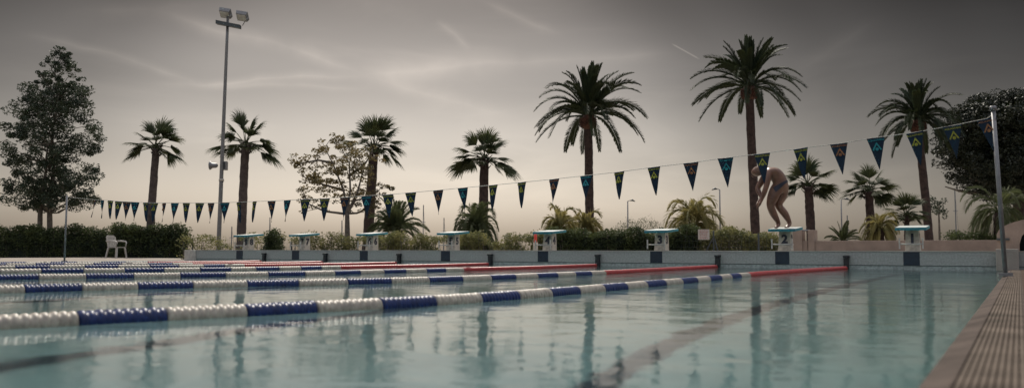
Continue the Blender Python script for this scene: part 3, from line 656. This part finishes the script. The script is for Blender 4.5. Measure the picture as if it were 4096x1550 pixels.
def bushy(px0, px1, py, dp, n, size, m, label, seed, name='shrub', cat='shrub', cone=False, core=True, dpy=1.0, base=1010, open_=0, group=None):
    k = mpp(dp); rg = random.Random(seed); pc = (px0+px1)/2; o = frame(pc, dp); t = empty(name, o, TH, label=label, cat=cat, group=group); h = W(pc, py, dp).z-o.z; hw = (px1-px0)/2*k
    ms = MB(); st = MB()
    for i in range(n):
        x = rg.uniform(-1, 1); z = rg.random()**.7
        if cone and abs(x) > 1-(z**1.6)*.75: continue
        if open_ and (math.sin(x*hw*5.1+seed)+math.sin(x*hw*2.3+seed*2)+math.sin(z*9+x*hw*3)) > 1.6-open_*1.6: continue
        hh = h*(1+.06*math.sin(x*hw*3+seed)+.05*math.sin(x*hw*7.3)); s = size*rg.uniform(.7, 1.3); y = rg.uniform(-.35, .35)*dpy
        leaves(ms, Vector((x*hw, y, .04+z*(hh-.04))), (s, s, s*.8), 16 if not open_ else 11, .075 if size < .2 else .10, rg, shell=.6)
        if i % 9 == 0: st.tube(limb_path((x*hw*.96, y*.3, 0), (x*hw, y, z*hh), rg), [.018, .015, .013, .011, .009, .004], 4)
    ms.build('foliage', m, t)
    if st.v: st.build('stems', 'bark', t)
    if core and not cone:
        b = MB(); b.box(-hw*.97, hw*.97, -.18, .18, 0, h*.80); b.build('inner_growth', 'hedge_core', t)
    return t
# far round pine behind block 3
bushy(2470, 2560, 892, 70, 150, .42, 'hedge_dark', 'distant low dark pines left of block 3 behind the hedge', 51, name='far_trees', cat='trees', core=False, dpy=3)
bushy(2545, 2635, 885, 66, 150, .42, 'hedge_dark', 'distant round dark pine behind the street lamp', 52, name='far_trees', cat='trees', core=False, dpy=3)
HG = 'hedges behind the pool'
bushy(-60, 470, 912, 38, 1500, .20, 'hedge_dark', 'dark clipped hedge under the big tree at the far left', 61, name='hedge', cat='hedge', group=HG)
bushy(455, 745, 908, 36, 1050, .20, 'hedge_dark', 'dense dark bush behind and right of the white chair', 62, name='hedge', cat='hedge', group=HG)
bushy(730, 1060, 940, 28, 330, .13, 'hedge', 'sparse straggly hedge around the floodlight mast', 63, name='hedge', cat='hedge', core=False, open_=.6, group=HG)
bushy(1045, 1140, 930, 27, 420, .13, 'hedge_dark', 'dark rounded conical shrub between blocks 8 and 7', 64, cone=True, core=False)
bushy(1135, 1500, 940, 27.5, 720, .13, 'hedge', 'open leafy hedge behind blocks 7 and 6', 65, name='hedge', cat='hedge', core=False, open_=.40, group=HG)
bushy(1495, 1850, 940, 27, 850, .13, 'hedge', 'leafy hedge with small gaps between blocks 6 and 5', 66, name='hedge', cat='hedge', core=False, open_=.33, group=HG)
bushy(1845, 2200, 938, 26.5, 900, .13, 'hedge', 'leafy hedge with small gaps between blocks 5 and 4', 67, name='hedge', cat='hedge', core=False, open_=.33, group=HG)
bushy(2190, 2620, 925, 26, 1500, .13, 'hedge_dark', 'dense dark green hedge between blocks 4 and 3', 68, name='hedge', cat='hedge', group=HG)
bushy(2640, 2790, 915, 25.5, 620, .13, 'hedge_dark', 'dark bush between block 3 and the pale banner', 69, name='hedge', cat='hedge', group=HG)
bushy(2785, 3000, 925, 25.5, 560, .13, 'hedge', 'olive green bushes around the braced fence post', 70, name='hedge', cat='hedge', group=HG, core=False)
bushy(2990, 3110, 945, 25.5, 330, .13, 'hedge', 'low olive bush at the foot of the tallest palm left of block 2', 71, name='hedge', cat='hedge', group=HG, core=False)
bushy(3790, 3990, 935, 30, 420, .13, 'hedge_dark', 'green bush behind the low beige wall at the right', 72, name='hedge', cat='hedge', group=HG, core=False)

# wire fence
fy = 24.2
t = empty('wire_fence', (0, fy, 0), label='thin green wire fence with dark posts running along the hedge', cat='fence')
fx0, fx1 = on_y(760, 1000, fy).x, on_y(3140, 1000, fy).x; ftop = .80
for px in (1165, 1595, 1962, 2400, 2855, 3035, 770, 980, 1375):
    x = on_y(px, 1000, fy).x; b = MB(); b.tube([(x,0,-.06), (x,0,ftop+(.05 if px != 2855 else .14))], .028, 8); b.build('post', 'darksteel', t)
x = on_y(2855, 1000, fy).x
for sx in (-1, 1):
    b = MB(); b.tube([(x+sx*.03,0,ftop-.1), (x+sx*.45*(1 if sx < 0 else .5),0,-.06)], .02, 6); b.build('brace', 'darksteel', t)
b = MB()
for z in (.1, .28, .46, .64, .79): b.box(fx0, fx1, -.002, .002, z, z+.004)
xx = fx0
while xx < fx1: b.box(xx, xx+.003, -.003, .001, 0, .80); xx += .12
b.build('wire_mesh', 'darksteel', t)
# dark horizontal crate-like rail over the hedge behind block 5
b = MB(); p0 = on_y(1893, 926, 23.6); p1 = on_y(1950, 926, 23.6)
# pale banner
p = on_y(2815, 937, 23.9); t = empty('banner', p, 0, label='pale banner with faint reddish print tied to the fence', cat='banner')
b = MB(); b.box(-.17, .17, -.006, .006, -.15, .15); b.build('sheet', 'banner', t)
b = MB()
for z in range(6):
    x = -.12
    while x < .11:
        l = rng.uniform(.02, .06); b.box(x, min(x+l, .125), -.010, -.0065, .11-z*.045, .125-z*.045); x += l+.02
b.build('print', 'print_pink', t)

# ------------------------------------------------------------------ masts and lamps
def flood():
    dp = 33; k = mpp(dp); bp_ = W(873, 1000, dp); tp = W(908, 100, dp); o = Vector((bp_.x, bp_.y, -.05)); t = empty('floodlight_mast', o, TH, label='tall slim steel mast with two floodlights and loudspeakers', cat='light mast')
    loc = lambda px, py, y=0: Matrix.Rotation(-TH, 4, 'Z') @ (W(px, py, dp)-o)+Vector((0, y, 0))
    b = MB(); a = Vector((0,0,0)); e = loc(912, 60); b.tube([a.lerp(e, i/8) for i in range(9)], [.088-.036*i/8 for i in range(9)], 14); b.build('pole', 'steel', t, smooth=True)
    ab = MB(); l0, l1 = loc(870, 93, -.12), loc(966, 112, -.12); d = l1-l0
    n = Vector((0, 0, .07)); ab.hexa([l0-n+Vector((0,-.1,0)), l1-n+Vector((0,-.1,0)), l1-n+Vector((0,.1,0)), l0-n+Vector((0,.1,0)), l0+n+Vector((0,-.1,0)), l1+n+Vector((0,-.1,0)), l1+n+Vector((0,.1,0)), l0+n+Vector((0,.1,0))]); cb = ab.build('crossbar', 'darksteel', t)
    for cx, cy in ((903, 50), (970, 62)):
        cpt = loc(cx, cy+4); rot = Matrix.Translation(cpt) @ Matrix.Scale(.76, 4) @ Matrix.Rotation(R(9), 4, 'Y') @ Matrix.Rotation(R(-32), 4, 'X')
        b = MB(); q = [(-.27,-.26,-.12),(.25,-.26,-.12),(.25,.24,-.12),(-.27,.24,-.12),(-.31,-.29,.10),(.29,-.29,.10),(.29,.27,.10),(-.31,.27,.10)]
        b.hexa([rot @ Vector(v) for v in q]); hd = b.build('lamp_head', 'steel', t, bevel=.02)
        b = MB(); b.hexa([rot @ Vector(v) for v in [(-.24,-.22,-.14),(.22,-.22,-.14),(.22,.20,-.14),(-.24,.20,-.14),(-.24,-.22,-.122),(.22,-.22,-.122),(.22,.20,-.122),(-.24,.20,-.122)]]); b.build('glass', 'lampglass', hd)
        b = MB()
        for z in (-.2, 0, .2): b.box(-.27, .25, z-.008, z+.008, .102, .14)
        b.v = [tuple(rot @ Vector(v)) for v in b.v]; b.build('cooling_fins', 'white_paint', hd)
        b = MB(); b.tube([rot @ Vector((.32,0,0)), rot @ Vector((.30,-.1,-.25)), Vector(loc(cx, 103))], .016, 6); b.build('yoke', 'steel', hd)
    b = MB(); c1 = loc(862, 662, -.05)
    b.tube([c1+Vector((-.20,0,0)), c1+Vector((-.16,0,0)), c1+Vector((-.10,0,0)), c1+Vector((.04,0,0)), c1+Vector((.10,0,0))], [.175,.15,.10,.095,.05], 18); b.build('horn_speaker', 'steel', t, smooth=True)
    c2 = loc(890, 662, -.1); b = MB(); b.box(c2.x-.02, c2.x+.16, -.3, -.06, c2.z-.17, c2.z+.17); b.build('speaker_box', 'steel', t, bevel=.01)
    b = MB(); b.box(c2.x+.05, c2.x+.12, -.32, -.302, c2.z-.14, c2.z+.14); b.build('speaker_grille', 'black', t)
    c3 = loc(886, 722, -.1); b = MB(); b.tube([(c3.x,-.2,c3.z-.02), (c3.x,-.2,c3.z+.06), (c3.x,-.2,c3.z+.13)], [.10,.10,.04], 14); dm = b.build('camera_dome', 'white_paint', t, smooth=True)
    b = MB(); b.tube([(c3.x,-.2,c3.z-.12), (c3.x,-.2,c3.z-.03)], [.05,.09], 14); b.build('lens_cover', 'black', dm, smooth=True)
flood()
def street_lamp(px, top, arm, dp, label):
    k = mpp(dp); o = frame(px, dp, -.6); t = empty('street_lamp', o, TH, label=label, cat='street lamp', group='street lamps beyond the hedge'); h = W(px, top, dp).z-o.z
    b = MB(); b.tube([(0,0,0), (0,0,h*.6), (0,0,h)], [.07,.05,.04], 8); b.build('pole', 'steel', t, smooth=True)
    s = 1 if arm > 0 else -1; b = MB(); b.tube([(0,0,h), (s*.15,0,h+.05), (abs(arm)*k*.55*s,0,h+.06)], .025, 6); b.build('arm', 'steel', t)
    b = MB(); x0 = abs(arm)*k*.35; x1 = abs(arm)*k
    b.tube([(s*x0,0,h+.04), (s*(x0*.6+x1*.4),0,h+.08), (s*x1,0,h-.02)], [.06,.13,.03], 10, ell=.6); b.build('lamp_head', 'darksteel', t, smooth=True)
street_lamp(2512, 803, 30, 60, 'street lamp with arm to the right above the distant dark pines')
street_lamp(2882, 757, -32, 55, 'street lamp with arm to the left, right of the wide yellow palm')
street_lamp(3369, 797, 36, 58, 'street lamp with arm to the right above the little spiky palm')
masts = [(1850, 826, 1000, 'tallest boat mast, with rigging, left of the middle palm'), (1775, 870, 1000, 'plain boat mast left of the arching green palm'), (1692, 818, 1000, 'boat mast just right of the small green palm'), (1511, 850, 1000, 'thin boat mast beside the trunk behind block 6'), (1077, 868, 1000, 'boat mast above the conical shrub'), (925, 905, 1000, 'short thin mast beside the second palm trunk'), (1366, 880, 1000, 'slim mast left of the small tree trunk'), (3827, 752, 1000, 'thin mast at right beside the dark pine'), (3392, 860, 1000, 'thin mast beside the right street lamp')]
for px, top, bt, lab in masts:
    dp = 90; o = frame(px, dp, -1.2); h = W(px, top, dp).z+1.2; t = empty('boat_mast', o, TH, label=lab, cat='mast', group='boat masts in the harbour')
    b = MB(); b.tube([(0,0,0), (0,0,h)], .055, 6); b.build('pole', 'steel', t)
    b = MB(); b.tube([(0,0,h*.98), (.5,0,0)], .012, 4); b.tube([(-.25,0,h*.72), (.25,0,h*.72)], .03, 4); b.build('rigging', 'steel', t)

# ------------------------------------------------------------------ low beige walls and things at the right
WY2 = WALL_Y+4.2
xa = on_y(3165, 970, WY2).x; xb = 2.2
zt1 = on_y(3500, 961, WY2).z
t = empty('garden_wall', (0, WY2, 0), label='low beige wall behind the right end of the pool', cat='wall')
b = MB(); b.box(on_y(3228, 970, WY2).x, xb, 0, .3, 0, zt1); b.build('wall', 'beige', t, bevel=.01)
b = MB(); zp = on_y(3200, 917, WY2).z; b.box(xa, on_y(3210, 970, WY2).x, -.03, .33, 0, zp); b.build('pier', 'beige', t, bevel=.01)
b = MB(); b.box(on_y(3233, 970, WY2).x, on_y(3259, 970, WY2).x, -.03, .33, 0, zp-.01); b.build('pier', 'beige', t, bevel=.01)
b = MB(); b.box(on_y(3210, 970, WY2).x, on_y(3233, 970, WY2).x, 0, .25, 0, zt1); b.build('wall', 'beige', t)
b = MB(); b.tube([(on_y(3205, 970, WY2).x, 0, zp-.02), (on_y(3240, 970, WY2).x, 0, zp-.02)], .02, 6); b.build('rail', 'steel', t)
rk = random.Random(77)
for (px, py, wpx, lab) in ((3285, 968, 60, 'low pale boulder left of the little spiky palm'), (3425, 978, 40, 'grey boulder right of the little spiky palm'), (3560, 975, 90, 'flat grey boulder left of block 1 behind the beige wall'), (3700, 972, 70, 'grey boulder at the foot of the leaning date palm'), (3775, 970, 60, 'grey boulder left of the green bush at right')):
    dp = 34; k = mpp(dp); o = frame(px, dp, 0); bm = bmesh.new(); bmesh.ops.create_icosphere(bm, subdivisions=3, radius=1)
    h = W(px, py-10, dp).z
    for v in bm.verts:
        f = 1+.22*math.sin(v.co.x*4+px)+.15*math.sin(v.co.y*7+v.co.z*5+px)+rk.uniform(-.05, .05); v.co = Vector((v.co.x*f*wpx*.5*k, v.co.y*f*.4, v.co.z*f*h*.9))
    me = bpy.data.meshes.new('boulder'); bm.to_mesh(me); bm.free(); me.materials.append(M['rock']); ob = bpy.data.objects.new('boulder', me); COL.objects.link(ob); ob.location = o; ob.rotation_euler = (0, 0, TH); tag(ob, lab, 'rock', 'boulders by the sea')
# arched stone shelter at the right edge
sy = WALL_Y+1.4; sx0 = on_y(3985, 900, sy).x
t = empty('stone_shelter', (sx0, sy, 0), label='rounded beige masonry shelter with dark arched opening at the right edge', cat='shelter')
outl = []
zs = lambda py: on_y(4040, py, sy).z
wd = 2.6; n = 22
out = [(0, zs(935))]+[(wd*.5*(1-math.cos(math.pi*.5*i/10)), zs(935)+(zs(858)-zs(935))*math.sin(math.pi*.5*i/10)) for i in range(1, 11)]+[(wd, zs(858))]
ocx, orr, oz = .62, .27, zs(1010)+.02
arch = [(ocx-orr, oz), (ocx-orr, zs(975))]+[(ocx-orr*math.cos(math.pi*i/10), zs(975)+orr*math.sin(math.pi*i/10)) for i in range(1, 10)]+[(ocx+orr, zs(975)), (ocx+orr, oz)]
b = MB()
def strip(x0, x1, f0a, f1a, f0b, f1b):  # column between two x with top and bottom heights
    b.hexa([(x0,0,f0a),(x1,0,f1a),(x1,.7,f1a),(x0,.7,f0a),(x0,0,f0b),(x1,0,f1b),(x1,.7,f1b),(x0,.7,f0b)])
def topz(x):
    for (xa_, za), (xb_, zb) in zip(out, out[1:]):
        if xa_ <= x <= xb_: return za+(zb-za)*(x-xa_)/max(1e-6, xb_-xa_)
    return out[-1][1]
def botz(x):
    dxx = abs(x-ocx)
    return zs(975)+math.sqrt(max(0, orr*orr-dxx*dxx))
xsn = [wd*i/60 for i in range(61)]
bw = bmesh.new()
prev = None
cols_ = sorted(set([round(x, 4) for x in xsn]+[ocx-orr, ocx+orr]))
for x0, x1 in zip(cols_, cols_[1:]):
    ins = ocx-orr-1e-6 <= x0 and x1 <= ocx+orr+1e-6
    strip(x0, x1, botz(x0) if ins else 0, botz(x1) if ins else 0, topz(x0), topz(x1))
b.build('wall', 'beige', t)
b = MB(); b.box(ocx-orr, ocx+orr, .45, .5, oz, zs(975)+orr); b.build('opening_back', 'groove', t)
b = MB(); b.box(ocx-orr-.06, ocx+orr+.1, -.06, .45, oz-.10, oz); b.build('sill', 'white_paint', t, bevel=.01)
b = MB(); b.tube([(ocx, .1, zs(975)-.05), (ocx, .25, zs(975)-.05)], .12, 14); b.build('hose_reel', 'darksteel', t)
b = MB(); b.box(.0, .2, -.05, -.002, zs(960), zs(952)); b.build('hook', 'darksteel', t)
# pale block at the wall end corner
xk = on_y(3990, 1000, WALL_Y-.03).x
b = MB(); b.box(xk-.02, xk+.30, -.25, .0, 0, .36); ob = b.build('corner_plinth', 'concrete', bevel=.015); ob.location = (0, WALL_Y-.02, 0); tag(ob, 'pale concrete plinth closing the right end of the pool wall', 'plinth')

# red and white marker post beside block 4
p = on_y(2142, 1005, WALL_Y+.9); t = empty('marker_post', (p.x, WALL_Y+.9, WALL_H), label='short red and white post left of starting block 4', cat='post')
k = 19.6/FPX
b = MB(); b.box(-.042, .042, -.04, .04, 0, .19); b.build('base', 'block', t, bevel=.006)
b = MB(); b.tube([(0,0,.19), (0,0,.37), (0,0,.39)], [.036, .036, .02], 12); b.build('red_sleeve', 'red', t, smooth=True)

# ------------------------------------------------------------------ white plastic chair
def chair():
    dp = 33; o = W(465, 1022, dp); o.z = DECK; t = empty('plastic_chair', o, TH+R(72), label='white plastic armchair on the deck in front of the dark hedge', cat='chair')
    m = 'white_paint'
    b = MB(); b.box(-.23, .23, -.23, .22, .40, .43); b.build('seat', m, t, bevel=.012)
    b = MB(); n = 8
    for i in range(5):
        x0 = -.20+i*.083
        b.hexa([(x0,.20,.44),(x0+.055,.20,.44),(x0+.055,.225,.44),(x0,.225,.44),(x0,.29,.82),(x0+.055,.29,.82),(x0+.055,.31,.82),(x0,.31,.82)])
    b.hexa([(-.22,.285,.80),(.22,.285,.80),(.22,.315,.80),(-.22,.315,.80),(-.17,.30,.89),(.17,.30,.89),(.17,.33,.89),(-.17,.33,.89)])
    for sx in (-1, 1): b.hexa([(sx*.20-.03*sx*0-.02,.20,.42),(sx*.20+.02,.20,.42),(sx*.20+.02,.23,.42),(sx*.20-.02,.23,.42),(sx*.22-.02,.285,.83),(sx*.22+.02,.285,.83),(sx*.22+.02,.315,.83),(sx*.22-.02,.315,.83)])
    b.build('backrest', m, t)
    for sx in (-1, 1):
        b = MB(); b.tube([(sx*.24,.28,.66), (sx*.27,.05,.67), (sx*.26,-.20,.65), (sx*.25,-.24,.60), (sx*.24,-.22,.42)], .025, 8, ell=1.2); b.build('armrest', m, t, smooth=True)
        for yy, ye in ((-.21, -.26), (.20, .27)):
            b = MB(); b.hexa([(sx*.26-.022,ye-.022,0),(sx*.26+.022,ye-.022,0),(sx*.26+.022,ye+.022,0),(sx*.26-.022,ye+.022,0),(sx*.21-.03,yy-.025,.40),(sx*.21+.03,yy-.025,.40),(sx*.21+.03,yy+.025,.40),(sx*.21-.03,yy+.025,.40)]); b.build('leg', m, t)
chair()

# ------------------------------------------------------------------ the swimmer
def swimmer():
    bx = laneX[1]; yy = WALL_Y+.30; zf = WALL_H+.372+.042+math.tan(D5)*.10
    # pose in the picture plane: zoomed pixel (2.787x, origin 2950,600) -> metres about the front foot
    dpt = 16.35; s = dpt/FPX/2.787
    F0 = Vector((bx, WALL_Y+.07, zf))
    rh = Vector((math.cos(TH*.45), math.sin(TH*.45), 0)); aw = Vector((-rh.y, rh.x, 0))
    base = empty('person', F0, 0, label='bare chested swimmer in dark briefs bending forward on starting block 2, arms hanging', cat='person')
    def P(x, y, d=0): return rh*((x-500)*s)+Vector((0,0,1))*((862-y)*s)+aw*d
    def skin(nodes, edges, name, m, parent, sub=2, root=0, fat=1.0):
        me = bpy.data.meshes.new(name); me.from_pydata([tuple(p) for p, r in nodes], edges, []); o = bpy.data.objects.new(name, me); COL.objects.link(o)
        mo = o.modifiers.new('skin', 'SKIN'); mo.use_smooth_shade = True; mo.branch_smoothing = .6
        for i, (p, r) in enumerate(nodes): me.skin_vertices[0].data[i].radius = (r*fat, r*fat); me.skin_vertices[0].data[i].use_root = (i == root)
        ms = o.modifiers.new('sub', 'SUBSURF'); ms.levels = sub; ms.render_levels = sub
        bpy.context.view_layer.update(); nm = bpy.data.meshes.new_from_object(o.evaluated_get(bpy.context.evaluated_depsgraph_get())); bpy.data.objects.remove(o)
        nm.name = name; nm.materials.clear(); nm.materials.append(M[m]); nm.polygons.foreach_set('use_smooth', [True]*len(nm.polygons))
        o = bpy.data.objects.new(name, nm); COL.objects.link(o); o.parent = parent; return o
    nodes = []; edges = []
    def add(p, r, par=None):
        nodes.append((p, r)); i = len(nodes)-1
        if par is not None: edges.append((par, i))
        return i
    pel = add(P(495,415), .135); ab = add(P(492,342), .122, pel); ch = add(P(452,274,-.01), .138, ab); st = add(P(395,225,-.02), .128, ch)
    nk = add(P(325,215,-.02), .062, st); hd0 = add(P(290,222,-.02), .060, nk)
    hd = add(P(258,235,-.02), .088, hd0); hd2 = add(P(226,256,-.025), .080, hd); fa = add(P(222,290,-.03), .055, hd2)
    # arms: near arm from the shoulder, far arm under the head
    def arm(sh, el, wr, ha, par, sgn):
        a = add(P(*sh), .060, par); a1 = add((P(*sh)+P(*el))/2, .050, a); b_ = add(P(*el), .040, a1); c0 = add(P(*el).lerp(P(*wr), .35), .041, b_); c_ = add(P(*wr), .027, c0)
        pw = P(*wr); ph = P(*ha); d = (ph-pw); pm = add(pw+d*.45, .034, c_); ed = add(pw+d*.75, .030, pm)
        side = d.cross(aw).normalized(); side2 = (aw*.9+side*.3).normalized()
        for k in range(4):
            o_ = (k-1.5)*.018; lg = [.062, .072, .068, .054][k]; dn = d.normalized()
            q0 = add(pw+d*.85+side2*o_, .0105, ed); q1 = add(pw+d*.85+side2*o_*1.15+dn*lg*.55, .0095, q0); add(pw+d*.85+side2*o_*1.2+(dn+side*.35).normalized()*lg, .008, q1)
        q0 = add(pw+d*.4+side2*-.035*sgn, .013, pm); add(pw+d*.85+side2*-.052*sgn, .010, q0)
    arm((372,265,-.16), (338,420,-.20), (290,560,-.20), (246,640,-.19), st, 1)
    arm((340,262,.13), (245,420,.13), (285,525,.02), (240,600,-.06), st, -1)
    def leg(hip, knee, mid, ank, toe, par):
        a = add(P(*hip), .108, par); a1 = add(P(*hip).lerp(P(*knee), .5), .092, a); b_ = add(P(*knee), .060, a1); c_ = add(P(*mid), .058, b_); d_ = add(P(*ank), .034, c_)
        he = add(P(*ank)+Vector((0,0,-.045)), .034, d_); t1 = P(*toe); f1 = add((P(*ank)+Vector((0,0,-.055))).lerp(t1, .5), .034, he); f2 = add(t1, .026, f1)
        for k in range(5):
            o_ = (k-2)*.017; dr = (t1-P(*ank)); dr.z = 0; dr.normalize(); sd = dr.cross(Vector((0,0,1)))
            add(t1+dr*(.045-.006*abs(k-1))+sd*o_+Vector((0,0,-.008)), .0095, f2)
    leg((432,455,-.06), (374,612,-.08), (408,705,-.03), (458,800,.0), (436,852,-.10), pel)
    leg((520,455,.07), (452,608,.04), (530,705,.07), (573,795,.09), (545,848,.0), pel)
    body = skin([(p, r*(1.42 if r > .11 else 1.3 if r > .03 else 1.08)) for p, r in nodes], edges, 'body', 'skin', base)
    # briefs: a band of the body's own surface, a little proud of it
    me = body.data; bm = bmesh.new(); bm.from_mesh(me); cA, cB = P(438,418), P(560,348); ax = (cB-cA).normalized(); up_ = ax.cross(aw).normalized()
    if up_.z < 0: up_ = -up_
    ln = (cB-cA).length
    for co, no in ((cA-ax*.22*ln, -ax), (cA+ax*1.3*ln, ax), (cA+up_*.018, up_), (cA-up_*.072, (-up_+ax*.22).normalized())):
        bmesh.ops.bisect_plane(bm, geom=bm.verts[:]+bm.edges[:]+bm.faces[:], plane_co=co, plane_no=no, clear_outer=True)
    seen = set(); best = []
    for v0 in bm.verts:
        if v0 in seen: continue
        st_ = [v0]; comp = []; seen.add(v0)
        while st_:
            q = st_.pop(); comp.append(q)
            for e_ in q.link_edges:
                o_ = e_.other_vert(q)
                if o_ not in seen: seen.add(o_); st_.append(o_)
        if len(comp) > len(best): best = comp
    bs = set(best); bmesh.ops.delete(bm, geom=[v for v in bm.verts if v not in bs], context='VERTS')
    bm.normal_update()
    for v in bm.verts: v.co += v.normal*.006
    bm.to_mesh(nm := bpy.data.meshes.new('swim_briefs')); bm.free(); nm.materials.append(M['trunks'])
    ob = bpy.data.objects.new('swim_briefs', nm); COL.objects.link(ob); ob.parent = base
    # face and hair
    H = P(243,246,-.022); down = (P(222,300,-.03)-P(250,215,-.02)).normalized(); face = (P(195,262,-.02)-P(250,238,-.02)).normalized()
    ob = skin([(H+down*.015+face*.066, .010), (H+down*.040+face*.088, .013), (H+down*.052+face*.078, .012)], [(0,1),(1,2)], 'nose', 'skin', base, 2)
    for sg in (-1, 1):
        e = H+down*.006+face*.072+aw*.032*sg; bm = bmesh.new(); bmesh.ops.create_uvsphere(bm, u_segments=10, v_segments=8, radius=.012); me = bpy.data.meshes.new('eye'); bm.to_mesh(me); bm.free(); me.materials.append(M['digit']); o_ = bpy.data.objects.new('eye', me); COL.objects.link(o_); o_.location = e; o_.parent = base
        ea = H+aw*.086*sg-face*.008+down*.015; skin([(ea, .010), (ea+down*.03, .008), (ea-down*.012-face*.012, .008)], [(0,1),(0,2)], 'ear', 'skin', base, 1)
    ob = skin([(H+down*.072+face*.050+aw*.022, .006), (H+down*.074+face*.062, .008), (H+down*.072+face*.050-aw*.022, .006)], [(0,1),(1,2)], 'mouth', 'skin', base, 1)
    bm = bmesh.new(); bm.from_mesh(body.data); keep = set()
    for f in bm.faces:
        c_ = f.calc_center_median()-H
        if c_.length < .16 and c_.dot(down) < .012 and (c_.dot(face) < .052) and c_.dot(-down)*1.0+c_.dot(-face)*.6 > .015: keep.add(f)
    bmesh.ops.delete(bm, geom=[f for f in bm.faces if f not in keep], context='FACES'); bm.normal_update()
    for v in bm.verts: v.co += v.normal*.004
    nm = bpy.data.meshes.new('hair'); bm.to_mesh(nm); bm.free(); nm.materials.append(M['hair']); ob = bpy.data.objects.new('hair', nm); COL.objects.link(ob); ob.parent = base
swimmer()
